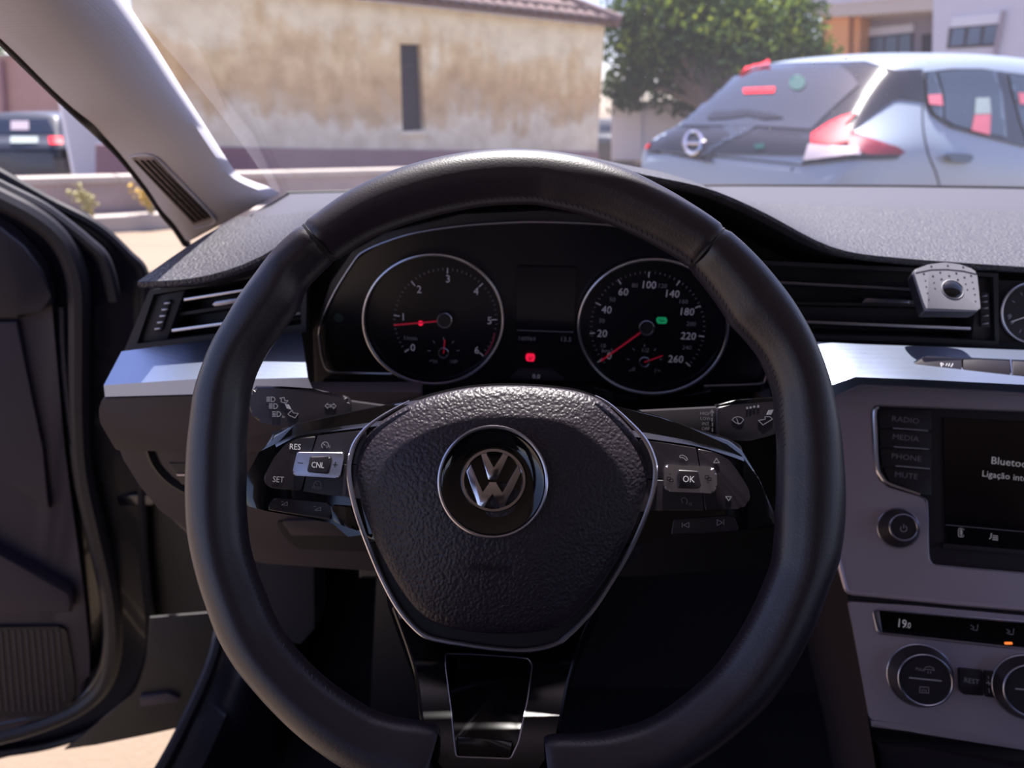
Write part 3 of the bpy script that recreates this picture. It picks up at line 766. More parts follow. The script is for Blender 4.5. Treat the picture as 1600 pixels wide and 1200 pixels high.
obj('bluetooth_symbol', bm_strokes(fo, [[(1499, 829), (1504, 834), (1501.5, 837.5), (1501.5, 826.5), (1504, 830.5), (1499, 835)], [(x, y) for x, y in rrect(1497.5, 825.5, 1506, 839, 3)]], .6, -.0062), M['scrtext'], sc)
obj('playlist_symbol', bm_strokes(fo, [[(1546, 842), (1548.5, 840), (1548.5, 834), (1550, 834)], [(1551, 837), (1559, 837.7)], [(1551, 840), (1559, 840.7)], [(1551, 843), (1559, 843.7)]], 1.0, -.0062), M['scrtext'], sc)
# volume knob
def knob(root, px, py, rpx, fx, fy, fpx, hgt, h0=-.0):
    d = fo.depth(px, py) / F_PX; r = rpx * d; r2 = fpx * d
    c0 = fo.uv(px, py, h0); c1 = fo.uv(fx, fy, h0 + hgt)
    n = 48; bm = bmesh.new(); rings = []
    for rr_, hh, s in ((r, -.002, 0), (r, .001, 0), (r * .985, .0025, .05), (r2 * 1.1, hgt * .75, .85), (r2 * 1.04, hgt * .97, 1), (r2 * .97, hgt, 1), (r2 * .9, hgt - .0008, 1)):
        cu = c0[0] + (c1[0] - c0[0]) * s; cv = c0[1] + (c1[1] - c0[1]) * s
        rings.append([fo.w(cu + rr_ * math.cos(2 * math.pi * k / n), cv + rr_ * math.sin(2 * math.pi * k / n), h0 + hh) for k in range(n)])
    bm_loft(rings, bm, closed=True)
    kn = obj('knob', bm, M['key'], root)
    bm = bmesh.new(); bm_tube(bm, [fo.w(c1[0] + r2 * math.cos(2 * math.pi * k / n), c1[1] + r2 * math.sin(2 * math.pi * k / n), h0 + hgt) for k in range(n)], .0009, 8, True); obj('rim', bm, M['chromedim'], kn)
    bm = bmesh.new(); bm_tube(bm, [fo.w(c0[0] + r * math.cos(2 * math.pi * k / n), c0[1] + r * math.sin(2 * math.pi * k / n), h0 + .001) for k in range(n)], .0009, 8, True); obj('base_ring', bm, M['chromedim'], kn)
    obj('cap', bm_lathe(fo, 0, 0, [(r2 * .95, h0 + hgt - .001), (r2 * .93, h0 + hgt - .0002), (0, h0 + hgt - .0002)], n, uvc=c1), M['key'], kn)
    return kn, h0 + hgt
cp, hh = knob(IU, 1403, 825, 29.5, 1412, 824.5, 19.5, .014)
obj('power_symbol', bm_strokes(fo, [[(1412 + 5 * math.sin(R(a)), 826 - 5 * math.cos(R(a))) for a in range(35, 330, 25)], [(1412, 819.5), (1412, 825)]], 1.2, hh), M['print'], cp)
# climate panel
CL = empty('climate_unit', fo.p(1500, 1100), 'climate controls with black 19.0 display bar and two round knobs', 'climate control')
obj('bar', bm_plate(fo, rpoly(LHOLE, 3), -.03, -.005), M['gloss'], CL)
bm = bmesh.new(); bm_tube(bm, [fo.p(x, y, 0) for x, y in rpoly(LHOLE, 3)], .0011, 8, True); obj('chrome_frame', bm, M['chromedim'], CL)
obj('chrome_end', bm_plate(fo, [(1366, 957), (1374, 954), (1379, 988), (1375, 988)], -.006, -.001, .001), M['satin'], CL)
text(fo, 1409, 974, 13, '19', -.0046, M['scrtext'], CL, sx=.8); text(fo, 1419.5, 977, 9, '.0', -.0046, M['scrtext'], CL, sx=.8)
for x, y in ((1523, 980), (1579, 986.5)):
    obj('airflow_symbol', bm_strokes(fo, [[(x - 6, y - 3), (x - 1, y)], [(x - 3, y + 4), (x + 4, y + 5), (x + 5, y - 4)], [(x - 6, y + 3), (x - 1, y + 1)]], 1.4, -.0046), M['printd'], CL)
obj('status_light', bm_plate(fo, rrect(1570, 1003.5, 1582, 1007, 1.2), -.0055, -.0042), M['amber'], CL)
for i, (a, b_, lab) in enumerate((((1437, 1055, 47), (1446, 1063, 37.5), 'left climate knob with windscreen heating symbols below display'), ((1603, 1073, 48), (1612, 1080, 38), 'climate knob right of the REST button at the frame edge'))):
    cp, hh = knob(CL, *a, *b_, .017)
    obj('bar', bm_strokes(fo, [[(b_[0] - 25, b_[1] - 4), (b_[0] + 25, b_[1] + 1)]], 1.9, hh), M['print'], cp)
    if i == 0:
        obj('demist_symbol', bm_strokes(fo, [[(1444, 1046), (1446, 1042.5), (1452, 1041.5), (1458, 1043.5), (1460, 1047.5), (1452, 1046), (1444, 1046)], [(1450, 1049), (1450, 1052)], [(1454, 1049), (1454, 1052)]], 1.1, hh), M['printd'], cp)
        text(fo, 1438, 1046, 4.5, 'MAX', hh, M['printd'], cp)
        obj('rear_heater_symbol', bm_strokes(fo, [[(1437.5, 1073), (1451, 1074), (1451, 1083), (1437, 1082), (1437.5, 1073)], [(1441, 1077), (1441, 1080)], [(1444, 1077), (1444, 1080)], [(1447, 1077.5), (1447, 1080.5)]], 1.1, hh), M['printd'], cp)
RB = CL
k1 = obj('key', bm_plate(fo, rpoly([(1498, 1044), (1537, 1048), (1538, 1088), (1504, 1085), (1500, 1078)], 4), -.01, .002, .001), M['key'], RB)
text(fo, 1518, 1064, 7.5, 'REST', .0022, M['print'], k1, sx=.95)
k1 = obj('key', bm_plate(fo, rpoly([(1539, 1048), (1558, 1050), (1556, 1091), (1540, 1089)], 2), -.01, .0015, .001), M['key'], RB)
obj('fan_symbol', bm_strokes(fo, [[(1544, 1064), (1546, 1070)], [(1541, 1067), (1548, 1068)], [(1545, 1076), (1546, 1082)], [(1544, 1057), (1545, 1060)]], 1.4, .0017), M['print'], k1)

# =================================================================== INSTRUMENT CLUSTER
fi = Fr(850, 500, .665, el=-4, yaw=1, roll=1.2)
IC = empty('instrument_cluster', fi.p(850, 600), 'dark instrument cluster with two round dials behind the wheel', 'instrument cluster')
LENS = [(498, 523), (503, 500), (523, 456), (552, 410), (567, 394), (600, 379), (649, 364), (722, 353), (794, 348), (850, 347), (930, 350), (1000, 358), (1080, 376), (1140, 405), (1175, 455), (1200, 520), (1203, 565), (1196, 590), (1184, 600), (1100, 603), (850, 597), (610, 584), (552, 582.5), (516, 580), (504, 562)]
obj('housing', bm_plate(fi, [(486, 520), (515, 440), (548, 392), (600, 362), (720, 335), (850, 329), (1000, 338), (1100, 365), (1170, 420), (1222, 520), (1226, 640), (850, 642), (600, 632), (500, 626), (489, 606)], -.05, -.012, .006), M['dark'], IC)
obj('face', bm_plate(fi, LENS, -.02, -.008, .002), M['lens'], IC)
bm = bmesh.new(); bm_tube(bm, [fi.p(x, y, -.004) for x, y in spline(LENS[:-5], 3)], .0011, 8); obj('face_outline', bm, M['chromedim'], IC)
bm = bmesh.new(); bm_tube(bm, [fi.p(x, y, -.004) for x, y in spline([(612, 584), (552, 582.5), (516, 580), (504, 562), (498, 523)], 4)], .0013, 8); obj('face_outline', bm, M['satin'], IC)
obj('lower_ledge', bm_plate(fi, [(500, 602), (590, 607), (640, 617), (715, 617), (765, 604), (930, 603), (975, 620), (1065, 624), (1110, 608), (1205, 606), (1205, 645), (500, 640)], -.012, .004, .003), M['gloss'], IC)
obj('reset_button', bm_plate(fi, rpoly([(797, 592), (813, 579), (862, 580), (882, 594)], 3), -.01, -.001, .0015), M['key'], IC)
text(fi, 838, 588, 7, '0.0', -.0008, M['dialnum'], IC)
def dial(cx, cy, rx, ry, hubx, huby, tip, nums, small, ticks):
    D = obj('dial', bm_plate(fi, ell(cx, cy, rx, ry, 64), -.012, -.006), M['lens'], IC)
    bm = bmesh.new(); bm_tube(bm, [fi.p(x, y, -.001) for x, y in ell(cx, cy, rx, ry, 72)], .0014, 8, True); obj('dial_rim', bm, M['satin'], IC)
    for x, y, s in nums: text(fi, x, y, 12, s, -.0055, M['dialnum'], D, 'numeral', sx=.95)
    for x, y, s in small: text(fi, x, y, 7, s, -.0055, M['dialdim'], D, 'numeral')
    for (x, y, l, mt) in ticks:
        dx, dy = hubx - x, huby - y; q = math.hypot(dx, dy)
        obj('tick', bm_strokes(fi, [[(x, y), (x + dx / q * l, y + dy / q * l)]], 1.5 if l > 5 else 1.0, -.0057), M[mt], D)
    obj('needle', bm_strokes(fi, [[(hubx, huby), tip]], 2.4, -.0045, th=.0008), M['red'], D)
    obj('needle_hub', bm_lathe(fi, hubx, huby, [(.0068, -.006), (.0068, -.002), (.0062, -.001), (0, -.001)], 32, -.003), M['black'], D)
    bm = bmesh.new(); bm_tube(bm, [fi.p(x, y, -.001) for x, y in ell(hubx, huby, 11, 11, 32)], .0007, 6, True); obj('hub_ring', bm, M['chromedim'], D)
    return D
def subdial(D, cx, cy, tip, r=25):
    obj('small_needle', bm_strokes(fi, [[(cx, cy), tip]], 1.6, -.005), M['red'], D)
    bm = bmesh.new(); bm_tube(bm, [fi.p(x, y, -.004) for x, y in ell(cx, cy, 7.5, 7.5, 24)], .0006, 6, True); obj('hub_ring', bm, M['chromedim'], D)
    for a in range(-30, 211, 40):
        c, s = math.cos(R(a)), -math.sin(R(a))
        obj('tick', bm_strokes(fi, [[(cx + r * c, cy + r * s), (cx + (r - 4) * c, cy + (r - 4) * s)]], 1.2, -.0057), M['dialdim'], D)
tk = [(633, 550, 7, 'dialnum'), (616, 493, 8, 'dialnum'), (643, 440, 8, 'dialnum'), (699.5, 419, 8, 'dialnum'), (754, 443, 8, 'dialnum'), (776, 499.5, 8, 'dialnum'), (755, 556, 7, 'dialnum')]
for k in range(48):
    a = R(218 - k * 256 / 47); tk.append((696 + 81 * math.cos(a), 499 - 80 * math.sin(a), 3, 'dialdim'))
D1 = dial(677, 499, 109, 101, 694.6, 501, (616, 508), [(645, 543, '0'), (630, 495, '1'), (655, 452, '2'), (700, 435.6, '3'), (744, 455, '4'), (765, 501, '5'), (745, 547, '6')],
          [(641, 528, '1/min'), (641, 534, 'x 1000')][:1], tk)
subdial(D1, 693, 552, (695, 531))
text(fi, 680, 565, 5.5, '50', -.0055, M['dialdim'], D1); text(fi, 708, 565, 5.5, '100', -.0055, M['dialdim'], D1)
obj('red_zone', bm_strokes(fi, [[(773, 521), (770, 533), (765, 545), (758, 555)]], 2.4, -.0055), mat('dull red band', (.25, .02, .05), .6), D1)
obj('glow_lamp', bm_lathe(fi, 656, 508, [(.0024, -.0058), (.0024, -.0048), (0, -.0046)], 16), M['redlamp'], D1)
tk = [(934, 566, 8, 'dialnum'), (922, 521, 7, 'dialnum'), (931, 473, 8, 'dialnum'), (966, 437, 8, 'dialnum'), (1014, 425, 8, 'dialnum'), (1062, 439, 8, 'dialnum'), (1094, 478, 8, 'dialnum'), (1100, 526, 8, 'dialnum'), (1078, 572, 8, 'dialnum')]
for k in range(52):
    a = R(220 - k * 260 / 51); tk.append((1012 + 90 * math.cos(a), 511 - 87 * math.sin(a), 3, 'dialdim'))
D2 = dial(1020.5, 510, 116.5, 105, 1010.4, 512.8, (939, 564), [(952, 556, '0'), (941, 521, '20'), (948, 484, '40'), (974, 456, '60'), (1013.6, 445, '100'), (1050, 459, '140'), (1073, 487, '180'), (1075.7, 525, '220'), (1056, 561, '260')],
          [(942, 540, '10'), (940, 501, '30'), (957, 468, '50'), (992, 446, '80'), (1035, 446.6, '120'), (1067.6, 471, '160'), (1080, 506, '200'), (1073.5, 543, '240'), (950, 548, 'km/h')], tk)
subdial(D2, 1007, 566, (1035, 556), 28)
text(fi, 1008, 547, 7, '1/2', -.0055, M['dialdim'], D2); text(fi, 990, 577, 7, '0', -.0055, M['dialdim'], D2); text(fi, 1024, 579, 7, '1', -.0055, M['dialdim'], D2)
gl_ = obj('hold_light', bm_plate(fi, rpoly([(1027, 496), (1041, 496), (1043, 501), (1041, 506), (1028, 506), (1025, 501)], 3), -.0058, -.0048), M['greenlamp'], D2)
obj('symbol', bm_strokes(fi, [[(1030, 499), (1034, 502), (1038, 501)]], 1.2, -.0046), M['black'], gl_)
ds = obj('centre_display', bm_plate(fi, rpoly([(808, 416), (900, 418), (896, 539), (806, 537)], 2), -.01, -.0055), M['screen'], IC)
obj('display_line', bm_strokes(fi, [[(808, 516), (896, 519)]], .8, -.0052), M['dialdim'], ds)
text(fi, 823, 529, 6.5, '160964', -.0052, M['dialdim'], ds); text(fi, 884, 530, 7.5, '13.5', -.0052, M['dialdim'], ds)
rl = obj('brake_light', bm_plate(fi, rpoly([(823, 554), (835, 554.5), (836, 560), (834, 565), (823, 564.5), (821, 559)], 2.5), -.008, -.005), M['redlamp'], IC)
obj('symbol', bm_strokes(fi, [[(827, 557), (827, 562), (831, 560), (831, 557)]], 1.0, -.0048), M['black'], rl)
obj('indicator_lamp', bm_lathe(fi, 526, 501, [(.0045, -.008), (.0045, -.0075), (0, -.0074)], 20), mat('unlit green lamp', (.008, .02, .016), .4), IC)

# =================================================================== STEERING COLUMN AND STALKS
fs = Fr(800, 700, .50, el=22, yaw=0)
SC = empty('steering_column', fs.p(800, 860), 'dark steering column cover behind the wheel hub', 'steering column')
rows = []
for h, s in ((.015, .9), (.005, 1), (-.05, 1.05), (-.13, 1.12), (-.2, 1.15)):
    rows.append([fs.w(x * s, y * s - .01, h) for x, y in [(fs.uv(a, b_)[0], fs.uv(a, b_)[1]) for a, b_ in rrect(598, 622, 1005, 870, 60, 6)]])
bm = bm_loft(rows, closed=True); bm.faces.new([bm.verts[i] for i in range(28)] if False else [v for v in bm.verts][:28])
obj('shroud', bm, M['dark'], SC)
fl_ = Fr(470, 630, .485, el=24, yaw=-4, roll=2)
TS_ = empty('turn_signal_stalk', fl_.p(560, 640), 'black indicator stalk with headlamp symbols left of the wheel hub', 'stalk')
PL = [(391, 612), (398, 606.5), (440, 607), (505, 612), (540, 618), (547, 626), (546, 660), (530, 668), (420, 664), (400, 657), (388, 641)]
pd = obj('paddle', bm_plate(fl_, rpoly(PL, 7), -.010, 0, .0025, 3), M['key'], TS_)
obj('upper_edge', bm_plate(fl_, [(394, 610), (400, 602.5), (440, 603.5), (490, 607), (520, 613), (505, 614.5), (440, 610)], -.014, -.003, .001), M['gloss'], TS_)
obj('arm', bm_plate(fl_, [(500, 618), (660, 640), (660, 700), (500, 664)], -.03, -.008, .006), M['dark'], TS_)
def lamp(x, y):
    return [[(x + 4, y - 4), (x + 4, y + 4), (x + 8, y + 3.2), (x + 10, y), (x + 8, y - 3.2), (x + 4, y - 4)]] + [[(x - 3.5, y - 3.4 + 2.2 * k), (x + 2, y - 3.4 + 2.2 * k)] for k in range(4)]
for x, y in ((420, 624), (424, 634.5), (429, 647)):
    obj('headlamp_symbol', bm_strokes(fl_, lamp(x, y), 1.0, .0002), M['print'], pd)
obj('arrow_symbol', bm_strokes(fl_, [[(437, 622), (444, 621), (445, 626), (450, 626), (447, 630), (439, 628), (440, 624), (437, 622)], [(450, 647), (456, 641), (458, 645), (466, 646), (461, 653), (452, 649), (450, 647)]], 1.0, .0002), M['print'], pd)
obj('lever_symbol', bm_plate(fl_, [(445, 631), (451, 632), (455, 640), (448, 638)], -.0005, .0005), M['print'], pd)
obj('indicator_symbol', bm_strokes(fl_, [[(508, 634), (512, 630), (512, 632.5), (516, 632.5), (516, 636), (512, 636), (512, 638.5), (508, 634)], [(525, 634.5), (521, 630), (521, 632.5), (517.5, 632.5), (517.5, 636), (521, 636), (521, 639), (525, 634.5)]], 1.0, .0002), M['print'], pd)
text(fl_, 443, 651, 4, 'lo', .0002, M['print'], pd)
fr_ = Fr(1160, 650, .485, el=24, yaw=4, roll=0)
WS = empty('wiper_stalk', fr_.p(1100, 660), 'black wiper stalk with wiper symbols right of the wheel hub', 'stalk')
pd = obj('paddle', bm_plate(fr_, rpoly([(1119, 636), (1147, 632), (1213, 627), (1240, 630), (1246, 650), (1225, 672), (1200, 682), (1170, 689), (1119, 690)], 6), -.010, 0, .0025, 3), M['key'], WS)
obj('upper_edge', bm_plate(fr_, [(1122, 631), (1150, 625), (1213, 619), (1240, 622), (1232, 628), (1150, 632), (1125, 637)], -.014, -.003, .001), M['gloss'], WS)
obj('arm', bm_plate(fr_, [(1122, 634), (1000, 640), (1000, 700), (1122, 692)], -.03, -.004, .006), M['dark'], WS)
for k, s in enumerate(('HIGH', 'LOW', 'INT', 'OFF')):
    text(fr_, 1102.5, 646 + 8 * k, 5, s, -.0036, M['printd'], pd)
obj('travel_symbol', bm_strokes(fr_, [[(1110, 645), (1112.5, 640), (1115, 645)], [(1112.5, 642), (1112.5, 650)], [(1112.5, 653), (1112.5, 658)], [(1113, 661), (1113, 666)], [(1113, 669), (1113, 674)]], 1.6, -.0036), M['printd'], pd)
obj('wiper_symbol', bm_strokes(fr_, [[(1144, 656), (1147, 652.5), (1153, 651), (1159, 652.5), (1162, 656), (1157, 662), (1150, 661), (1144, 656)], [(1151, 654), (1154, 663)]], 1.0, .0002), M['print'], pd)
obj('drop_symbol', bm_strokes(fr_, [[(1167, 637.5), (1168, 637.5)], [(1172, 637), (1173.5, 636.5)], [(1178, 636), (1179, 635)], [(1184.5, 636), (1185, 634)]], 3.0, .0002), M['print'], pd)
obj('arrow_symbol', bm_strokes(fr_, [[(1185, 657), (1196, 655), (1195, 651), (1203, 651), (1207, 655), (1192, 664), (1185, 657)]], 1.0, .0002), M['print'], pd)
obj('lever_symbol', bm_plate(fr_, [(1201, 641), (1209, 640), (1205, 648), (1198, 648)], -.0005, .0005), M['print'], pd)

# =================================================================== STEERING WHEEL
fwh = Fr(806, 742, .408, el=26, yaw=0, roll=1.6)
SW = empty('steering_wheel', fwh.p(800, 1240), 'black leather steering wheel with chrome badge and button spokes', 'steering wheel')
OUT = [(471, 357), (500, 335), (547, 302), (590, 280), (630, 265), (675, 252), (715, 244), (765, 238), (815, 237), (850, 239), (900, 246), (940, 256), (985, 271), (1025, 291), (1075, 320), (1130, 358),
       (1173, 396), (1205, 431), (1237, 473), (1267, 527), (1288, 580), (1301, 628), (1309, 670), (1314, 720), (1317, 780), (1315, 825), (1308, 874), (1289, 920), (1262, 990), (1231, 1049), (1196, 1098), (1147, 1143), (1084, 1189),
       (1000, 1228), (900, 1252), (800, 1259), (700, 1252), (610, 1229), (539, 1196), (476, 1151), (434, 1112), (402, 1077), (371, 1039), (346, 997), (325, 941), (308, 885), (297, 832), (294, 780), (295, 720), (301, 657), (307, 612), (322, 567), (337, 532), (355, 502), (380, 460), (402, 430), (430, 394), (458, 367)]
INN = [(510, 414), (540, 394), (580, 369), (620, 353), (665, 339), (715, 327), (765, 319), (800, 317), (840, 317), (862, 322), (912, 333), (972, 356), (1025, 382), (1072, 410), (1080, 421), (1104, 450), (1128, 484), (1141, 506), (1163, 528), (1187, 557), (1200, 585), (1210, 615), (1213, 657), (1215, 740), (1213, 800), (1211, 850),
       (1208, 880), (1192, 920), (1157, 990), (1119, 1046), (1077, 1085), (1035, 1116), (1000, 1133), (947, 1146), (874, 1149), (770, 1148), (658, 1128), (616, 1123), (581, 1112), (546, 1091), (504, 1060), (462, 1018), (434, 979), (413, 930), (399, 895), (387, 850), (384, 818), (383, 740), (385, 660), (388, 617), (397, 585), (412, 555), (435, 523), (453, 498), (466, 480), (477, 448), (495, 430)]
CX, CY = 806, 742
def polar(tab):
    r = sorted((math.atan2(-(y - CY), x - CX) % (2 * math.pi), math.hypot(x - CX, y - CY)) for x, y in tab)
    return [(a - 2 * math.pi, q) for a, q in r[-3:]] + r + [(a + 2 * math.pi, q) for a, q in r[:3]]
PO, PI_ = polar(OUT), polar(INN)
def rim_at(a):
    a %= 2 * math.pi
    def sm(tab): return (lerpt(tab, a) * 2 + lerpt(tab, a - .02) + lerpt(tab, a + .02)) / 4
    return sm(PO), sm(PI_)
def rim_seg(a0, a1, n, caps):
    rings = []; K = 28
    for i in range(n + 1):
        t_ = i / n; a = a0 + (a1 - a0) * t_
        ro, ri = rim_at(a)
        o = Vector(fwh.uv(CX + ro * math.cos(a), CY - ro * math.sin(a))); q = Vector(fwh.uv(CX + ri * math.cos(a), CY - ri * math.sin(a)))
        c = (o + q) / 2; e = (o - q) / 2; ra = e.length; er = e.normalized()
        k = 1.0
        if caps:
            dd = min(t_, 1 - t_) * abs(a1 - a0)
            if dd < .006: k = .93 + .07 * math.sqrt(dd / .006)
        ring = []
        for j in range(K):
            th = 2 * math.pi * j / K; cs, sn = math.cos(th), math.sin(th)
            rx = ra * k * (abs(cs) ** .92) * (1 if cs > 0 else -1)
            hz = .0165 * k * (abs(sn) ** .95) * (1 if sn > 0 else -1)
            # finger groove on the inner face
            if cs < -.2 and sn > 0: hz -= .0022 * math.sin(math.pi * min(1, (-cs - .2) / .8)) 
            ring.append(fwh.w(c.x + er.x * rx, c.y + er.y * rx, hz))
        rings.append(ring)
    bm = bm_loft(rings, closed=True)
    if caps:
        bm.verts.ensure_lookup_table()
        bm.faces.new([bm.verts[i] for i in range(K)][::-1]); L = len(bm.verts); bm.faces.new([bm.verts[L - K + i] for i in range(K)])
    return bm
aL = math.atan2(742 - 366, 492 - 806 - 5); aR = math.atan2(742 - 386, 1106 - 806)
obj('rim_top', rim_seg(aR + .003, aL - .003, 90, True), M['leather'], SW, smooth=50)
aBL = math.atan2(742 - 1165, 679 - 806) + 2 * math.pi; aBR = math.atan2(742 - 1170, 852 - 806) + 2 * math.pi     # the lower spoke parts the rim
obj('rim_grip', rim_seg(aL + .003, aBL, 110, True), M['leather'], SW, smooth=50)
obj('rim_grip', rim_seg(aBR, aR + 2 * math.pi - .003, 110, True), M['leather'], SW, smooth=50)
bm = bmesh.new()
for a in (aL, aR):
    ro, ri = rim_at(a); o = Vector(fwh.uv(CX + ro * math.cos(a), CY - ro * math.sin(a))); q = Vector(fwh.uv(CX + ri * math.cos(a), CY - ri * math.sin(a)))
    c = (o + q) / 2; e = (o - q) / 2
    b2 = bmesh.new(); bm_tube(b2, [fwh.w(c.x + e.x * .88 * math.cos(R(th)), c.y + e.y * .88 * math.cos(R(th)), .0145 * math.sin(R(th))) for th in range(0, 360, 15)], .0016, 6, True)
    obj('rim_seam', b2, M['black'], SW)
bm.free()
# stitching along the inside of the rim
bm = bmesh.new(); rows_ = 0
N_ = 300
for i in range(N_):
    a = 2 * math.pi * i / N_
    ro, ri = rim_at(a)
    d = math.degrees(a)
    if 150 < d < 190 or 345 < d or d < 5 or 255 < d < 282: continue
    def sp3(a_, f):
        ro, ri = rim_at(a_); r = ri + (ro - ri) * f
        u, v_ = fwh.uv(CX + r * math.cos(a_), CY - r * math.sin(a_)); 
        x = 1 - 2 * f; return fwh.w(u, v_, .0158 * math.sqrt(max(0, 1 - x * x)) * .98)
    bm_tube(bm, [sp3(a, .02), sp3(a + .010, .05)], .0003, 4)
setp(obj('stitching', bm, mat('dark thread', (.022, .018, .026), .5), SW, smooth=0), kind='stuff')

fhb = Fr(0, 0, 0, el=26, yaw=0, roll=1.6, O=fwh.O - fwh.N * .022)      # the hub sits behind the rim
# --- spokes (piano black), keys
def splate(name, pix, h0, h1, bev, mt, par=None, rd=0, sm=0, seg=3):
    return obj(name, bm_plate(fhb, rpoly(pix, rd) if rd else pix, h0, h1, bev, seg, sm), M[mt], par or SW)
SPL = [(424, 677), (460, 664), (540, 647), (600, 634), (660, 622), (680, 700), (640, 860), (575, 850), (553, 822), (520, 818), (470, 808), (418, 799), (388, 791), (364, 782), (384, 745), (405, 706)]
sl_ = splate('spoke', SPL, -.045, -.0205, .007, 'gloss')
SPR = [(1164, 706), (1140, 688), (1077, 668), (1030, 652), (960, 635), (910, 625), (900, 720), (940, 870), (1000, 850), (1049, 838), (1154, 829), (1219, 825), (1215, 805), (1187, 750)]
sr_ = splate('spoke', SPR, -.045, -.0205, .007, 'gloss')
# sloping gloss tops of the two spokes
def spoke_top(up, lo):
    rows = []
    up, lo = spline([Vector(p) for p in up], 5), spline([Vector(p) for p in lo], 5)
    for s_, h_ in ((0, -.034), (.04, -.0305), (.35, -.0262), (.7, -.0212), (.95, -.0172), (1.0, -.0185)):
        rows.append([fhb.p(a.x + (b.x - a.x) * s_, a.y + (b.y - a.y) * s_, h_) for a, b in zip(up, lo)])
    obj('spoke_top', bm_loft(rows, thick=fhb.N * -.006), M['gloss'], SW, smooth=60)
spoke_top([(424, 676), (460, 663), (540, 645), (600, 633), (650, 623)], [(432, 700), (466, 683), (515, 676), (560, 671), (600, 666)])
spoke_top([(1158, 696), (1135, 684), (1077, 667), (1030, 650), (950, 632)], [(1163, 722), (1140, 714), (1090, 699), (1030, 690), (985, 684)])
# left key field
KL = [(495, 680), (548, 674), (570, 674), (570, 780), (547, 777), (505, 773), (472, 768)]
def key(par, pix, h1=-.0165, rd=3, bev=.0012): return splate('key', pix, -.025, h1, bev, 'key', par, rd)
k1 = key(sl_, [(494, 681), (487, 704), (476, 745), (471, 767), (424, 763), (413, 755), (412, 745), (428, 715), (445, 695), (466, 685)], rd=5)
k2 = key(sl_, [(496.5, 680.5), (548, 674), (572, 673), (572, 726), (482, 722), (489, 704)], rd=1.5)
k3 = key(sl_, [(478, 746), (482, 723), (572, 727), (572, 781), (547, 777), (505, 772.5), (473.5, 767.5)], rd=1.5)
rk = splate('rocker', [(464, 706), (536, 706.5), (537, 716), (531, 745), (527, 747), (459, 743), (457, 738), (459, 728)], -.02, -.0135, .0016, 'satin', sl_, 3)
rc = splate('rocker_centre', [(484, 713), (515, 713.5), (517, 718), (512, 741), (481, 738), (480, 734)], -.02, -.0115, .0015, 'key', rk, 3)
text(fhb, 461, 698, 9, 'RES', -.0162, M['printw'], k1, sx=.9); text(fhb, 435, 749, 9, 'SET', -.0162, M['print'], k1, sx=.9)
text(fhb, 496.5, 726.5, 9, 'CNL', -.0112, M['printw'], rc, sx=.8)
obj('minus_symbol', bm_strokes(fhb, [[(465, 723), (473, 724)]], 1.3, -.0133), M['black'], rk)
obj('plus_symbol', bm_strokes(fhb, [[(520, 726), (527, 726.5)], [(524, 722), (523, 730)]], 1.2, -.0133), M['black'], rk)
def gauge_sym(x, y, r): return [[(x + r * math.cos(R(a)), y - r * math.sin(R(a))) for a in range(-20, 221, 24)], [(x, y), (x - 3, y - 3)]]
obj('cruise_symbol', bm_strokes(fhb, gauge_sym(508, 696, 5.5), .9, -.0162), M['print'], k2); text(fhb, 513, 697.5, 5, '0/1', -.0162, M['print'], k2, sx=.8)
obj('cruise_symbol', bm_strokes(fhb, gauge_sym(496, 757, 5.5), .9, -.0162), M['printd'], k3); text(fhb, 495, 762, 4, 'MODE', -.0162, M['printd'], k3)
lv = splate('volume_lever', [(428, 778), (515, 786), (519, 796), (517, 813), (418, 797), (421, 786)], -.04, -.019, .0015, 'key', sl_, 4)
obj('volume_symbol', bm_strokes(fhb, [[(440, 789), (449, 784), (449, 789.5), (440, 789)], [(492, 797), (501, 792), (501, 798), (492, 797)], [(490, 791.5), (493, 791.5)], [(440, 784), (443, 784)]], .9, -.0187), M['print'], lv)
obj('gloss_bracket', bm_plate(fhb, rpoly([(516, 790), (548, 793), (560, 830), (545, 825), (521, 816)], 3), -.05, -.016, .003), M['gloss'], sl_)
# right key field
k1 = key(sr_, [(1089.5, 700.5), (1119, 707.5), (1140, 719), (1154, 738), (1169, 762), (1173, 775), (1169, 787), (1158, 795), (1102, 798.5), (1099, 773), (1094, 726)], rd=5)
k2 = key(sr_, [(1000, 686), (1014, 688.5), (1087.5, 700), (1092, 726), (1095, 748), (1000, 748)], rd=1.5)
k3 = key(sr_, [(1000, 750), (1095.5, 750), (1097.5, 773), (1100, 798.5), (1016, 798), (1000, 800)], rd=1.5)
rk = splate('rocker', [(1041, 726), (1113, 729.5), (1120, 738), (1120.5, 761), (1114, 771), (1043, 768), (1037, 761), (1037.5, 733)], -.02, -.0135, .0016, 'satin', sr_, 3)
rc = splate('rocker_centre', [(1060, 734), (1092, 736), (1096.5, 760), (1090, 764), (1059, 763), (1058, 745)], -.02, -.0115, .0015, 'key', rk, 3)
text(fhb, 1076, 748.5, 10, 'OK', -.0112, M['printw'], rc, sx=.9)
for x, y, yy in ((1047, 748.5, 741), (1106.5, 746.5, 753.5)):
    obj('page_symbol', bm_strokes(fhb, [[(x - 4.5, y - 3), (x + 1, y - 3), (x + 1, y + 1.5), (x - 4.5, y + 1.5), (x - 4.5, y - 3)], [(x - 1, y), (x + 4.5, y), (x + 4.5, y + 4), (x - 1, y + 4), (x - 1, y)], [(x - 1, yy), (x + .5, yy)]], 1.2, -.0133), M['black'], rk)
obj('phone_symbol', bm_strokes(fhb, [[(1062, 714), (1063, 711.5), (1067, 711), (1072, 714), (1074.5, 718), (1072, 719.5), (1070, 717), (1066, 714.5), (1064, 715.5), (1062, 714)]], .9, -.0162), M['print'], k2)
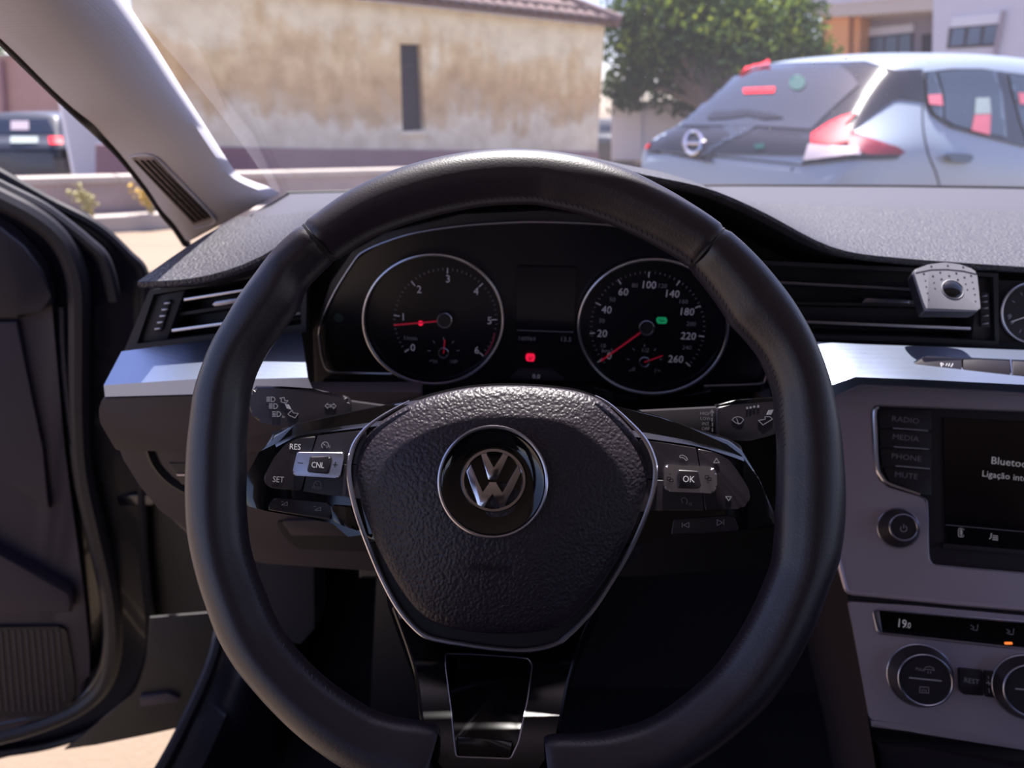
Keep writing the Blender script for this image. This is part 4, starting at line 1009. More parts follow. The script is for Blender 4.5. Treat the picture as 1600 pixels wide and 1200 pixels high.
obj('voice_symbol', bm_strokes(fhb, [[(1067, 786), (1065, 782), (1065, 779), (1069, 777.5), (1073, 780), (1074, 784), (1072, 788)], [(1077, 786), (1077, 789)], [(1080, 785), (1080, 790)]], .9, -.0162), M['printd'], k3)
obj('up_symbol', bm_strokes(fhb, [[(1115, 723), (1119.5, 716), (1124, 723), (1115, 723)]], .9, -.0162), M['print'], k1)
obj('down_symbol', bm_strokes(fhb, [[(1134, 776), (1138.5, 782.5), (1143, 776), (1134, 776)]], .9, -.0162), M['print'], k1)
lv = splate('track_lever', [(1053, 811), (1143, 806), (1149, 810), (1155, 825), (1152, 829), (1049, 836)], -.04, -.019, .0015, 'key', sr_, 4)
obj('track_symbol', bm_strokes(fhb, [[(1066, 817), (1066, 824)], [(1076.5, 816.5), (1068, 820.5), (1076.5, 824), (1076.5, 816.5)], [(1120.5, 812), (1120.5, 821), (1129, 816.5), (1120.5, 812)], [(1131, 812), (1131, 820)]], .9, -.0187), M['print'], lv)
# lower spoke
LSP = [(600, 900), (618, 950), (631, 985), (643, 1019), (654, 1058), (661, 1115), (668, 1157), (677, 1183), (695, 1203), (720, 1218), (815, 1218), (842, 1200), (861, 1172), (869, 1143), (883, 1070), (895, 1027), (905, 990), (940, 920), (900, 900)]
LIN = rpoly([(696, 1021), (740, 1022), (800, 1026), (827, 1029), (832, 1040), (824, 1095), (810, 1160), (798, 1186), (713, 1183), (709, 1152), (705, 1109), (696, 1041)], 5)
_a, _b, _c = fhb.p(700, 1022, -.0265), fhb.p(860, 1022, -.0265), fwh.p(770, 1180, .004)
_n = (_b - _a).cross(_c - _a).normalized(); _n = _n if _n.y < 0 else -_n
fls = Fr(0, 0, 0, O=_a, N=_n)           # the lower spoke rises from the hub over the rim
obj('lower_spoke', ring_plate(fls, LSP, LIN, -.03, 0), M['gloss2'], SW, smooth=40)
obj('lower_spoke_inset', bm_plate(fls, LIN, -.03, -.006, .002), M['gloss2'], SW)
bm = bmesh.new(); bm_tube(bm, [fls.p(x, y, -.0004) for x, y in LIN], .0006, 6, True); obj('inset_outline', bm, M['chromedim'], SW)
obj('inset_ledge', bm_plate(fls, rpoly([(713, 1148), (755, 1155), (803, 1157), (797, 1183), (716, 1181)], 4), -.012, -.002, .003), M['gloss2'], SW)
bm = bmesh.new(); bm_tube(bm, spline([fls.p(x, y, -.003) for x, y in LSP[1:11]], 4), .0024, 8); obj('spoke_edge', bm, M['gloss2'], SW)
bm = bmesh.new(); bm_tube(bm, spline([fls.p(x, y, -.003) for x, y in LSP[13:18]], 4), .0024, 8); obj('spoke_edge', bm, M['gloss2'], SW)

# --- airbag cover
PADO = [(552, 741), (553, 718), (562, 692), (580, 669), (607, 649), (642, 629), (682, 615), (732, 604.5), (783, 601), (842, 602.5), (897, 609), (932, 620), (950, 632), (977, 658), (1001, 687), (1015, 717), (1018.5, 745), (1011, 780), (990, 833), (963, 882), (934, 925), (912, 950), (884, 975), (853, 987), (805, 992.5), (750, 991), (695, 981), (661, 965), (638, 942), (612, 903), (589, 858), (567, 800), (555, 760)]
uv = [(p.x, p.y) for p in spline([fhb.uv(x, y, -.018) for x, y in PADO], 4, True)]
prof = [(1.0, -.035), (1.0, -.024), (.995, -.020), (.975, -.0165)]
for k in range(1, 12):
    s = .975 * (1 - k / 12); prof.append((s, -.0165 + .0145 * (1 - (s / .975) ** 2.2)))
prof.append((0, -.002))
ab = obj('airbag_cover', bm_dome(uv, fhb, prof), M['pad'], SW, smooth=50)
# embossed word, relief shading put into its darker colour, and side marks
text(fhb, 762, 888, 11, 'AIRBAG', -.0038, M['emboss'], ab, sx=1.15)
obj('release_mark', bm_strokes(fhb, [[(574, 727), (575, 738)], [(579, 736), (588, 733), (589, 737)]], 1.1, -.0125), M['black'], ab)
obj('release_mark', bm_strokes(fhb, [[(980, 742), (979, 752)], [(966, 750), (976, 753), (974, 748)]], 1.1, -.0125), M['black'], ab)
# dark gutter and chrome line around the cover
GUT = [(p[0], p[1]) for p in [(545, 734), (548, 712), (556, 690), (574, 667), (603, 646), (640, 626), (680, 613), (732, 602.5), (783, 599), (842, 600.5), (897, 607), (930, 618), (952, 631), (981, 657), (1007, 686), (1021, 716), (1024, 741), (1018, 778), (999, 829), (970, 884), (933, 943), (911, 969), (889, 991), (867, 1007), (823, 1016), (768, 1013), (713, 1005), (677, 998), (655, 987), (625, 954), (600, 910), (578, 859), (559, 807), (548, 763)]]
obj('hub_gutter', bm_plate(fhb, GUT, -.05, -.0235, .002, 2, 3), M['black'], SW)
chr_ = GUT[11:] + GUT[:6]
bm = bmesh.new(); bm_tube(bm, [fhb.p(x, y, -.0150 - .0065 * min(1, max(0, (y - 800) / 90))) for x, y in spline(chr_, 5)], lambda t_: .00035 + .00125 * min(1, 9 * min(t_, 1 - t_)), 8)
obj('chrome_line', bm, M['satin'], SW)
# --- badge
BG = obj('badge_disc', bm_lathe(fhb, 770, 753, [(.0328, -.008), (.0328, -.0012), (.031, .0002), (.0295, -.0008), (.0215, -.0022), (0, -.0022)], 64, -.001), M['gloss'], SW)
bm = bmesh.new(); bm_tube(bm, [fhb.p(x, y, .0002) for x, y in ell(770, 753, 84, 86, 72)], .0011, 8, True); obj('badge_rim', bm, M['satin'], SW)
def emb(pts): return [(670 + x / 6, 650 + y / 6) for x, y in pts]
obj('emblem', bm_plate(fhb, emb([(485, 355), (545, 345), (608, 512), (690, 345), (748, 372), (640, 600), (556, 600)]), -.002, .0018, .0007), M['chrome'], BG)
obj('emblem', bm_plate(fhb, emb([(350, 520), (398, 448), (505, 745), (560, 618), (640, 618), (688, 750), (830, 450), (862, 535), (712, 850), (662, 872), (598, 700), (512, 880), (462, 860)]), -.002, .0018, .0007), M['chrome'], BG)
bm = bmesh.new()
rings = []
n = 72
for rx, ry, h in ((310, 303, -.002), (310, 303, .0008), (300, 294, .0019), (276, 270, .0019), (266, 260, .0008), (266, 260, -.002)):
    rings.append([fhb.p(670 + (606 + rx * math.cos(2 * math.pi * k / n)) / 6, 650 + (602 - ry * math.sin(2 * math.pi * k / n)) / 6, h) for k in range(n)])
obj('emblem_ring', bm_loft(rings, closed=True), M['chrome'], BG)

# =================================================================== GATE REMOTE ON THE VENT
fg = Fr(1482, 450, .60, el=42, yaw=2, roll=4)
GR = empty('gate_remote', fg.p(1490, 500), 'pale grey gate remote with one round button clipped on vent', 'remote control')
FACE = [(1429, 421), (1451, 413), (1476, 410), (1500, 413), (1521, 420.5), (1526.5, 427), (1529.5, 454), (1532, 481), (1530, 484.5), (1447, 483.5), (1442, 469), (1434, 444), (1428.5, 427)]
fc_ = obj('front_shell', bm_plate(fg, rpoly(FACE, 3), -.004, 0, .0012, 3), M['remote'], GR)
rows = []
for h, s, dv in ((-.003, 1.0, 0), (-.009, 1.0, -.0005), (-.014, .96, -.001), (-.016, .85, -.001)):
    ps = [fg.uv(x, y, 0) for x, y in rpoly(FACE, 3)]
    cu = sum(a for a, b_ in ps) / len(ps); cv = sum(b_ for a, b_ in ps) / len(ps)
    rows.append([fg.w(cu + (u - cu) * s, cv + (v_ - cv) * s + dv, h) for u, v_ in ps])
bm = bm_loft(rows, closed=True); nn = len(rows[0]); bm.verts.ensure_lookup_table(); bm.faces.new([bm.verts[len(bm.verts) - nn + i] for i in range(nn)])
obj('back_shell', bm, M['remoteside'], GR, smooth=50)
obj('top_seam', bm_strokes(fg, [spl for spl in [[(1431, 426), (1455, 421), (1480, 420.5), (1505, 423), (1526, 428)]]], .8, .0001), M['remoteside'], fc_)
obj('button_ring', bm_lathe(fg, 1488.5, 452.5, [(.0094, -.001), (.0094, .0004), (.0088, .0007), (.0082, .0001)], 40), M['remote'], fc_)
obj('button', bm_lathe(fg, 1488, 452, [(.0081, -.001), (.0078, .0006), (.006, .0016), (.003, .0022), (0, .0024)], 40), M['gloss'], fc_)
dots = [(447, 267), (548, 293), (628, 252), (643, 327), (727, 290), (806, 261), (822, 333), (896, 307), (968, 288), (465, 344), (562, 366), (910, 380), (983, 360), (475, 410), (572, 430), (998, 430), (488, 480), (928, 442), (1010, 495), (503, 552), (1018, 570), (530, 185), (712, 178), (882, 195)]
for x, y in dots:
    r_ = .0009 if y < 340 else .0006
    obj('dimple', bm_lathe(fg, 1380 + x * .14166, 390 + y * .14166, [(r_, 0), (r_, .00025), (0, .0003)], 8), M['remoteside'], fc_)

# =================================================================== OUTSIDE: HOUSE
def facade_mat():
    m = mat('stained cream render', (.78, .70, .56), .92)
    t = m.node_tree; b = t.nodes['Principled BSDF']; L = t.links.new
    tc = t.nodes.new('ShaderNodeTexCoord'); sx = t.nodes.new('ShaderNodeSeparateXYZ'); L(tc.outputs['Object'], sx.inputs[0])
    n1 = t.nodes.new('ShaderNodeTexNoise'); n1.inputs['Scale'].default_value = 1.2; n1.inputs['Detail'].default_value = 8; n1.inputs['Roughness'].default_value = .65; L(tc.outputs['Object'], n1.inputs['Vector'])
    mp = t.nodes.new('ShaderNodeMapping'); mp.inputs['Scale'].default_value = (5, 5, .9); L(tc.outputs['Object'], mp.inputs[0])
    n2 = t.nodes.new('ShaderNodeTexNoise'); n2.inputs['Scale'].default_value = 1.0; n2.inputs['Detail'].default_value = 5; L(mp.outputs[0], n2.inputs['Vector'])
    def mth(op, a, bb):
        x = t.nodes.new('ShaderNodeMath'); x.operation = op
        for i, q in enumerate((a, bb)):
            if isinstance(q, (int, float)): x.inputs[i].default_value = q
            else: L(q, x.inputs[i])
        return x.outputs[0]
    zz = mth('ADD', sx.outputs['Z'], mth('MULTIPLY', mth('SUBTRACT', n2.outputs[0], .5), .9))
    zz = mth('ADD', zz, mth('MULTIPLY', mth('SUBTRACT', n1.outputs[0], .5), 2.0))
    cr = t.nodes.new('ShaderNodeValToRGB'); e = cr.color_ramp.elements
    e[0].position = 0; e[0].color = (.62, .54, .44, 1); e[1].position = 1; e[1].color = (.93, .85, .64, 1)
    for p, c in ((.30, (.76, .69, .56, 1)), (.38, (.62, .48, .32, 1)), (.50, (.64, .45, .25, 1)), (.62, (.80, .62, .36, 1)), (.72, (.92, .83, .60, 1))):
        q = cr.color_ramp.elements.new(p); q.color = c
    L(mth('DIVIDE', zz, 3.0), cr.inputs[0])
    n3 = t.nodes.new('ShaderNodeTexNoise'); n3.inputs['Scale'].default_value = 4; n3.inputs['Detail'].default_value = 6; L(tc.outputs['Object'], n3.inputs['Vector'])
    mx = t.nodes.new('ShaderNodeMix'); mx.data_type = 'RGBA'; mx.blend_type = 'MULTIPLY'; mx.inputs[0].default_value = .5
    c2 = t.nodes.new('ShaderNodeValToRGB'); c2.color_ramp.elements[0].position = .3; c2.color_ramp.elements[0].color = (.62, .56, .5, 1); c2.color_ramp.elements[1].position = .6; c2.color_ramp.elements[1].color = (1, 1, 1, 1)
    L(n3.outputs[0], c2.inputs[0]); L(cr.outputs[0], mx.inputs[6]); L(c2.outputs[0], mx.inputs[7]); L(mx.outputs[2], b.inputs['Base Color'])
    return m
M['facade'] = facade_mat()
M['tile'] = mat('old roof tile', (.17, .11, .105), .85, noise=(9, .45))
M['pane'] = mat('dark window pane', (.022, .016, .032), .5, spec=.3)
M['winframe'] = mat('dark window frame', (.035, .026, .045), .7)
M['base_band'] = mat('dull mauve render', (.30, .19, .21), .9, noise=(2, .2))
CORN = QY(945, 41, 13.0); ZE = CORN.z
LEFT = QZ(540, -3, ZE)
ed = (LEFT - CORN); ed.z = 0; ed.normalize()              # along the eave, leftwards
NH = Vector((-ed.y, ed.x, 0));  NH = NH if NH.y < 0 else -NH
fh = Fr(0, 0, 0, O=CORN, N=NH)
HL = -fh.uv(230, 150)[0]
HO = empty('house', (CORN.x, CORN.y, 0), 'old single storey house with stained cream wall and tiled roof', 'house')
def fuv(u, v): return fh.w(u, v, 0)
wq = [(625, 68), (659, 69), (664, 203), (629, 205)]
wall_out = [(-HL, -ZE), (0, -ZE), (0, 0), (-HL, 0)]
bm = bmesh.new()
uh = [Vector(fh.uv(x, y)) for x, y in wq]
V_, E_, F_, *_r = delaunay_2d_cdt([Vector(p) for p in wall_out] + uh, [(i, (i + 1) % 4) for i in range(4)] + [(4 + i, 4 + (i + 1) % 4) for i in range(4)], [], 0, 1e-6)
tv = [bm.verts.new(fh.w(p.x, p.y, 0)) for p in V_]
u0, u1 = min(p.x for p in uh), max(p.x for p in uh); v0, v1 = min(p.y for p in uh), max(p.y for p in uh)
for f in F_:
    c = sum((V_[i] for i in f), Vector((0, 0))) / len(f)
    if not (u0 + .01 < c.x < u1 - .01 and v0 + .01 < c.y < v1 - .01): bm.faces.new([tv[i] for i in f])
ro = bmesh.ops.extrude_edge_only(bm, edges=[e for e in bm.edges if e.is_boundary])
for v_ in [g_ for g_ in ro['geom'] if isinstance(g_, bmesh.types.BMVert)]: v_.co -= fh.N * .3
obj('front_wall', bm, M['facade'], HO, smooth=0)
bm = bmesh.new(); a, b_ = CORN - fh.N * .301, CORN - fh.N * 6; 
bm_prism(bm, [Vector((a.x, a.y, 0)), Vector((b_.x, b_.y, 0)), Vector((b_.x, b_.y, ZE)), Vector((a.x, a.y, ZE))], [Vector((p.x, p.y, z)) + ed * .3 for p, z in ((a, 0), (b_, 0), (b_, ZE), (a, ZE))])
obj('side_wall', bm, M['facade'], HO, smooth=0)
obj('base_band', bm_plate(fh, [(150, 226), (520, 233), (936, 237), (931, 300), (520, 320), (150, 330)], -.1, .03), M['base_band'], HO)  # mauve band along the foot of the front wall
wn = obj('window', bm_plate(fh, [(623, 66), (661, 67), (666, 206), (627, 208)], -.2, -.15), M['winframe'], HO)
wuv = [fh.uv(x, y) for x, y in wq]; wu0, wu1 = min(u for u, v_ in wuv), max(u for u, v_ in wuv); wv0, wv1 = min(v_ for u, v_ in wuv), max(v_ for u, v_ in wuv)
for k in range(4):
    bm = bmesh.new(); va = wv0 + (wv1 - wv0) * k / 4 + .03; vb = wv0 + (wv1 - wv0) * (k + 1) / 4 - .03
    pts = [(wu0 + .04, va), (wu1 - .04, va), (wu1 - .04, vb), (wu0 + .04, vb)]
    bm_prism(bm, [fh.w(u, v_, -.13) for u, v_ in pts], [fh.w(u, v_, -.16) for u, v_ in pts]); obj('pane', bm, M['pane'], wn, smooth=0)
bm = bmesh.new(); pts = [(wu0 - .05, wv0 - .06), (wu1 + .05, wv0 - .06), (wu1 + .05, wv0), (wu0 - .05, wv0)]
bm_prism(bm, [fh.w(u, v_, .04) for u, v_ in pts], [fh.w(u, v_, -.2) for u, v_ in pts]); obj('window_sill', bm, M['facade'], HO, smooth=0)
# roof slab with barrel tiles
ST = R(24); up = -fh.N * math.cos(ST) + Vector((0, 0, math.sin(ST)))
E0 = CORN + fh.N * .22 + Vector((0, 0, .02)) - ed * .12
def rp(e, s, h=0): return E0 + ed * e + up * s + up.cross(ed).normalized() * h * (1 if up.cross(ed).z > 0 else -1)
bm = bmesh.new(); pts = [(0, 0), (HL, 0), (HL, 4), (3.4, 4)]
bm_prism(bm, [rp(e, s, .02) for e, s in pts], [rp(e, s, -.05) for e, s in pts])
roof = obj('roof', bm, M['tile'], HO, smooth=0)
bm = bmesh.new(); K = 6
rw = []
for s, r_ in ((0, .085), (.42, .07)):
    rw.append([Vector((math.cos(math.pi * k / K) * r_, s, math.sin(math.pi * k / K) * r_ * .8)) for k in range(K + 1)])
bm_loft(rw, bm, thick=Vector((0, 0, -.02)))
tme = bpy.data.meshes.new('tile'); bm.to_mesh(tme); bm.free(); tme.materials.append(M['tile'])
for f in tme.polygons: f.use_smooth = True
zN = (up.cross(ed)).normalized(); zN = zN if zN.z > 0 else -zN
RM = Matrix((ed, up, zN)).transposed().to_4x4()
cnt = 0
for j in range(8):
    for i in range(42):
        e, s = .08 + i * .19 + random.uniform(-.012, .012), -.05 + j * .34
        if e < s * .85 + .05 or e > HL - .1 or cnt >= 290: continue
        o = bpy.data.objects.new('tile', tme); COL.objects.link(o); o.parent = roof
        mw = RM.copy(); mw.translation = rp(e, s, .02 + .012 * (j % 2)) - LOC[HO.name]; o.matrix_local = mw; cnt += 1
bm = bmesh.new(); bm_tube(bm, [rp(.02, -.02, .05), rp(1.7, 2.0, .09), rp(3.4, 4, .09)], .1, 8); obj('hip_tiles', bm, M['tile'], roof)

# =================================================================== LOW WALL, KERB, WEEDS
M['oldwall'] = mat('weathered concrete', (.30, .24, .24), .92, noise=(3, .35), bump=('noise', 25, .4, .02))
M['wallcap'] = mat('pale wall cap', (.40, .35, .32), .9, noise=(4, .2))
A_ = QZ(20, 279, .5); B_ = QZ(560, 265.5, .5)
wd = (B_ - A_).normalized(); A_ = A_ - wd * 9; B_ = B_ + wd * 1.9; wn_ = Vector((wd.y, -wd.x, 0)); wn_ = wn_ if wn_.y < 0 else -wn_
LW = empty('low_wall', (A_ + B_) / 2 - Vector((0, 0, .5)), 'low weathered concrete wall with pale cap across the yard', 'wall')
bm = bmesh.new(); pts = [A_, B_, B_ - wn_ * .25, A_ - wn_ * .25]
bm_prism(bm, [Vector((p.x, p.y, .44)) for p in pts], [Vector((p.x, p.y, 0)) for p in pts]); obj('wall_body', bm, M['oldwall'], LW, smooth=0)
n = 16
for k in range(n):
    a = A_.lerp(B_, k / n) + wd * .006; b_ = A_.lerp(B_, (k + 1) / n) - wd * .006
    pts = [a + wn_ * .03, b_ + wn_ * .03, b_ - wn_ * .28, a - wn_ * .28]; bm = bmesh.new()
    bm_prism(bm, [Vector((p.x, p.y, .5)) for p in pts], [Vector((p.x, p.y, .44)) for p in pts], .008); obj('cap_stone', bm, M['wallcap'], LW, smooth=0)
kb_ = empty('kerb', (A_ + B_) / 2 + wn_ * .2 - Vector((0, 0, .5)), 'pale raised kerb running along the foot of low wall', 'kerb')
for k in range(14):
    a = A_.lerp(B_, k / 14) + wd * .006; b_ = A_.lerp(B_, (k + 1) / 14) - wd * .006
    pts = [a + wn_ * .34, b_ + wn_ * .34, b_ + wn_ * .01, a + wn_ * .01]; bm = bmesh.new()
    bm_prism(bm, [Vector((p.x, p.y, .15)) for p in pts], [Vector((p.x, p.y, 0)) for p in pts], .01); obj('kerb_stone', bm, M['wallcap'], kb_, smooth=0)
M['weed'] = mat('dry yellow green weed', (.34, .31, .15), .8); M['weedy'] = mat('orange yellow flowers', (.55, .36, .08), .7)
M['stem'] = mat('dry stem', (.35, .30, .15), .8)
for (px, py, hgt, mt, lab) in ((108, 312, .30, 'weed', 'pale yellow weed clump against low wall, left of the orange one'), (201, 318, .28, 'weedy', 'orange yellow weed clump against low wall beside pillar')):
    base = QZ(px, py + 16, .0); base = A_ + wd * (base - A_).dot(wd) + wn_ * .22; base.z = .15
    W = empty('weed', base, lab, 'weed', 'weeds by the low wall')
    bs, bl = bmesh.new(), bmesh.new()
    for k in range(11):
        a = random.uniform(0, 6.28); tp = base + Vector((math.cos(a) * random.uniform(.02, .17), abs(math.sin(a)) * -.10, hgt * random.uniform(.55, 1)))
        bm_tube(bs, [base + Vector((random.uniform(-.03, .03), 0, 0)), base.lerp(tp, .5) + Vector((0, -.02, .03)), tp], .006, 4)
        for q in range(6):
            c = tp + Vector((random.uniform(-.04, .04), random.uniform(-.03, .03), random.uniform(-.1, .03)))
            bm_box(bl, c, (random.uniform(.008, .028),) * 3, Matrix.Rotation(random.uniform(0, 3), 3, 'X') @ Matrix.Rotation(random.uniform(0, 3), 3, 'Z'))
    obj('stems', bs, M['stem'], W); obj('flowers', bl, M[mt], W, smooth=0)

# =================================================================== LEFT BACKGROUND
M['pinkwall'] = mat('dusky pink render', (.50, .33, .30), .92, noise=(1.5, .15))
fp = Fr(0, 0, 0, O=QY(100, 180, 18.5), N=(.12, -1, 0))
PW = empty('garage_building', fp.p(60, 250), 'dusky pink walled building behind the old dark car', 'building')
obj('wall', bm_plate(fp, [(-500, 92), (300, 84), (300, 330), (-500, 330)], -3, 0), M['pinkwall'], PW, smooth=0)
obj('coping', bm_plate(fp, [(-500, 90), (300, 82), (300, 87), (-500, 95)], -.3, .06), M['wallcap'], PW, smooth=0)
bm = bmesh.new(); bm_tube(bm, [fp.p(2, 95, .08), fp.p(14, 260, .08)], .05, 8); obj('downpipe', bm, M['base_band'], PW)
obj('gate', bm_plate(fp, [(150, 150), (235, 150), (240, 290), (160, 290)], 0, .05), M['winframe'], PW, smooth=0)
M['whitepaint'] = mat('white painted metal', (.80, .82, .90), .5)
gp = QZ(130, 268, .28); gp.z = 0
bm = bmesh.new(); rot = Matrix.Rotation(R(38), 3, 'Z'); bm_box(bm, gp + Vector((0, .1, 1.5)), (.36, .30, 3.0), rot)
GP = empty('gate_pillar', gp, 'white painted gate pillar right of the old dark car', 'pillar')
obj('post', bm, M['whitepaint'], GP, smooth=0)
bm = bmesh.new(); bm_box(bm, gp + Vector((0, .1, 3.03)), (.44, .38, .06), rot); obj('cap', bm, M['wallcap'], GP, smooth=0)

# =================================================================== PARKED CARS
def car_shell(st, org, phi, n1=4, n2=5):
    h = Vector((math.cos(phi), math.sin(phi), 0)); r = Vector((math.sin(phi), -math.cos(phi), 0))
    secs = []
    for s, zb, zl, zt, wl, wb, wt in st:
        half = [(0, zb), (wl * .8, zb), (wl * .97, zb + .07), (wl, zb + (zl - zb) * .45), (wl * .985, zb + (zl - zb) * .8), (wb, zl), (wb + (wt - wb) * .5, zl + (zt - zl) * .5), (wt, zt - .055 * min(1, (zt - zl) / .3)), (wt * .6, zt - .01), (0, zt)]
        secs.append([Vector((s, a, b)) for a, b in half] + [Vector((s, -a, b)) for a, b in half[-2:0:-1]])
    secs = [spline(q, n2, True) for q in secs]
    cols = [spline([q[j] for q in secs], n1) for j in range(len(secs[0]))]
    rows = [[cols[j][i] for j in range(len(cols))] for i in range(len(cols[0]))]
    W = [[org + h * p.x + r * p.y + Vector((0, 0, p.z)) for p in row] for row in rows]
    nj = len(W[0])
    faces = [(i * nj + j, i * nj + (j + 1) % nj, (i + 1) * nj + (j + 1) % nj, (i + 1) * nj + j) for i in range(len(W) - 1) for j in range(nj)]
    bv = BVHTree.FromPolygons([p for q in W for p in q], faces)
    bm = bm_loft(W, closed=True); bm.verts.ensure_lookup_table()
    bm.faces.new([bm.verts[j] for j in range(nj)][::-1]); L = len(bm.verts); bm.faces.new([bm.verts[L - nj + j] for j in range(nj)])
    return bm, bv, h, r
def overlay(bv, pix, off, mt, name, parent, step=7, sm=0):
    """panel cut to an outline and laid on a curved body"""
    if sm: pix = [(p.x, p.y) for p in spline(pix, sm, True)]
    P = [Vector(p) for p in pix]
    xs = [p.x for p in P]; ys = [p.y for p in P]
    def ins(q):
        c = False; j = len(P) - 1
        for i in range(len(P)):
            if (P[i].y > q.y) != (P[j].y > q.y) and q.x < (P[j].x - P[i].x) * (q.y - P[i].y) / (P[j].y - P[i].y) + P[i].x: c = not c
            j = i
        return c
    dense = []
    for i in range(len(P)):
        a, b = P[i], P[(i + 1) % len(P)]; k = max(1, int((b - a).length / step))
        dense += [a.lerp(b, q / k) for q in range(k)]
    pts = list(dense); y = min(ys) + step / 2
    while y < max(ys):
        x = min(xs) + step / 2
        while x < max(xs):
            q = Vector((x, y))
            if ins(q) and min((q - d).length for d in dense) > step * .4: pts.append(q)
            x += step
        y += step
    V2, E2, F2, *_ = delaunay_2d_cdt(pts, [(i, (i + 1) % len(dense)) for i in range(len(dense))], [], 0, 1e-6)
    W = []; dl_ = None
    for q in V2:
        rd = ray(q.x, q.y).normalized(); hit, nn, i_, d = bv.ray_cast(CAM, rd)
        if hit is None: W.append((None, rd, None))
        else:
            if nn.dot(rd) > 0: nn = -nn
            W.append((hit, rd, nn)); dl_ = d if dl_ is None else (dl_ * .8 + d * .2)
    bm = bmesh.new(); vs_ = []
    for hit, rd, nn in W:
        if hit is None:
            pt = CAM + rd * (dl_ or 5); loc, nn, i_, d = bv.find_nearest(pt)
            if nn.dot(rd) > 0: nn = -nn
            vs_.append(bm.verts.new(loc + nn * off))
        else: vs_.append(bm.verts.new(hit + nn * off))
    for f in F2:
        c = sum((V2[i] for i in f), Vector((0, 0))) / len(f)
        if ins(c):
            try: bm.faces.new([vs_[i] for i in f])
            except ValueError: pass
    ro = bmesh.ops.extrude_edge_only(bm, edges=[e for e in bm.edges if e.is_boundary])
    for v_ in [g_ for g_ in ro['geom'] if isinstance(g_, bmesh.types.BMVert)]: v_.co += (v_.co - CAM).normalized() * (off + .02)
    return obj(name, bm, mt, parent, smooth=40, keepn=True)
def add_wheel(root, c, r_axis, rad=.31):
    f = Fr(0, 0, 0, O=c, N=r_axis)
    ty = obj('tyre', bm_lathe(f, 0, 0, [(rad * .62, -.09), (rad * .95, -.09), (rad, -.06), (rad, .06), (rad * .95, .09), (rad * .64, .09)], 28, uvc=(0, 0)), M['rubber'], root)
    obj('wheel_rim', bm_lathe(f, 0, 0, [(rad * .64, .06), (rad * .6, .085), (rad * .2, .06), (0, .065)], 20, uvc=(0, 0)), M['satin'], ty)
M['carwhite'] = mat('pale silver white car paint', (.30, .35, .43), .3, .0, coat=.4)
M['carglass'] = mat('tinted car glass', (.012, .016, .026), .05, spec=.8, coat=.5)
M['carglass'].node_tree.nodes['Principled BSDF'].inputs['IOR'].default_value = 1.65
M['carblack'] = mat('gloss black car panel', (.02, .02, .03), .12, spec=.4)
M['sideglass'] = mat('blue tinted side glass', (.05, .07, .10), .08)
M['tail'] = mat('red tail lamp', (.60, .008, .025), .5, spec=.2, emit=(.9, .005, .03), estr=.3)
M['taild'] = mat('dark red tail lamp', (.22, .025, .05), .5, spec=.2)
M['tailw'] = mat('clear lamp glass', (.45, .38, .44), .25)
M['patch'] = mat('pink red sticker', (.70, .16, .22), .6); M['teal'] = mat('teal sticker', (.012, .07, .075), .5, spec=.2); M['patchw'] = mat('white green sticker', (.35, .42, .42), .6)
PHI = R(29); cor = Vector((1.60, 3.62, 0)); rv = Vector((math.sin(PHI), -math.cos(PHI), 0))
org = cor - rv * .80
LEAF = [(-.03, .45, .84, .90, .74, .72, .50), (.03, .36, .95, 1.02, .82, .79, .55), (.16, .30, 1.02, 1.13, .86, .81, .57), (.42, .28, 1.05, 1.36, .87, .82, .57), (.60, .27, 1.06, 1.475, .88, .83, .575), (.85, .26, 1.05, 1.52, .885, .83, .59),
        (1.6, .25, 1.02, 1.55, .89, .83, .60), (2.3, .25, .99, 1.51, .89, .83, .59), (2.85, .25, .97, 1.28, .89, .82, .57), (3.3, .25, .95, 1.02, .88, .80, .56), (3.95, .27, .85, .93, .85, .75, .5), (4.32, .32, .72, .78, .74, .64, .42), (4.46, .4, .62, .66, .55, .5, .3)]
bmc, bvc, hc, rc_ = car_shell(LEAF, org, PHI)
HB = empty('hatchback_car', org + hc * 2.2, 'pale silver hatchback with black rear and red tail lamps', 'car')
obj('body', bmc, M['carwhite'], HB, smooth=40)
for s in (.80, 3.5):
    for q in (-1, 1): add_wheel(HB, org + hc * s + rc_ * q * .80 + Vector((0, 0, .31)), rc_ * q)
ov = lambda pix, off, mt, name, sm=0, par=None, step=7: overlay(bvc, pix, off, M[mt], name, par or HB, step, sm)
ov([(1009, 207), (1045, 182), (1087, 150), (1098, 122), (1108, 112), (1130, 107), (1204, 101), (1268, 99), (1320, 98), (1352, 97), (1375, 104), (1397, 111), (1440, 109), (1441, 135), (1442, 160), (1425, 158), (1406, 156), (1396, 158), (1365, 180), (1332, 205), (1321, 201), (1339, 180), (1314, 187), (1296, 196), (1272, 212), (1172, 203), (1066, 202)], .008, 'carblack', 'rear_panel')
rw_ = ov([(1020, 203), (1050, 181), (1092, 150), (1110, 116), (1132, 111), (1204, 106), (1268, 104), (1312, 105), (1330, 118), (1342, 136), (1307, 167), (1268, 205), (1172, 199), (1066, 198)], .014, 'carglass', 'rear_window')
ov([(1148, 103), (1160, 100), (1203, 97), (1204, 107), (1160, 112)], .03, 'tail', 'brake_light', par=rw_)
ov([(1105, 180), (1120, 176), (1170, 175), (1215, 183), (1225, 188), (1195, 190), (1170, 184), (1135, 189), (1108, 190)], .02, 'carblack', 'wiper', par=rw_)
ov([(1163, 142), (1213, 140), (1211, 149), (1164, 150)], .02, 'tail', 'brake_light_reflection', par=rw_)  # reflection of the brake light put on the glass as a red panel
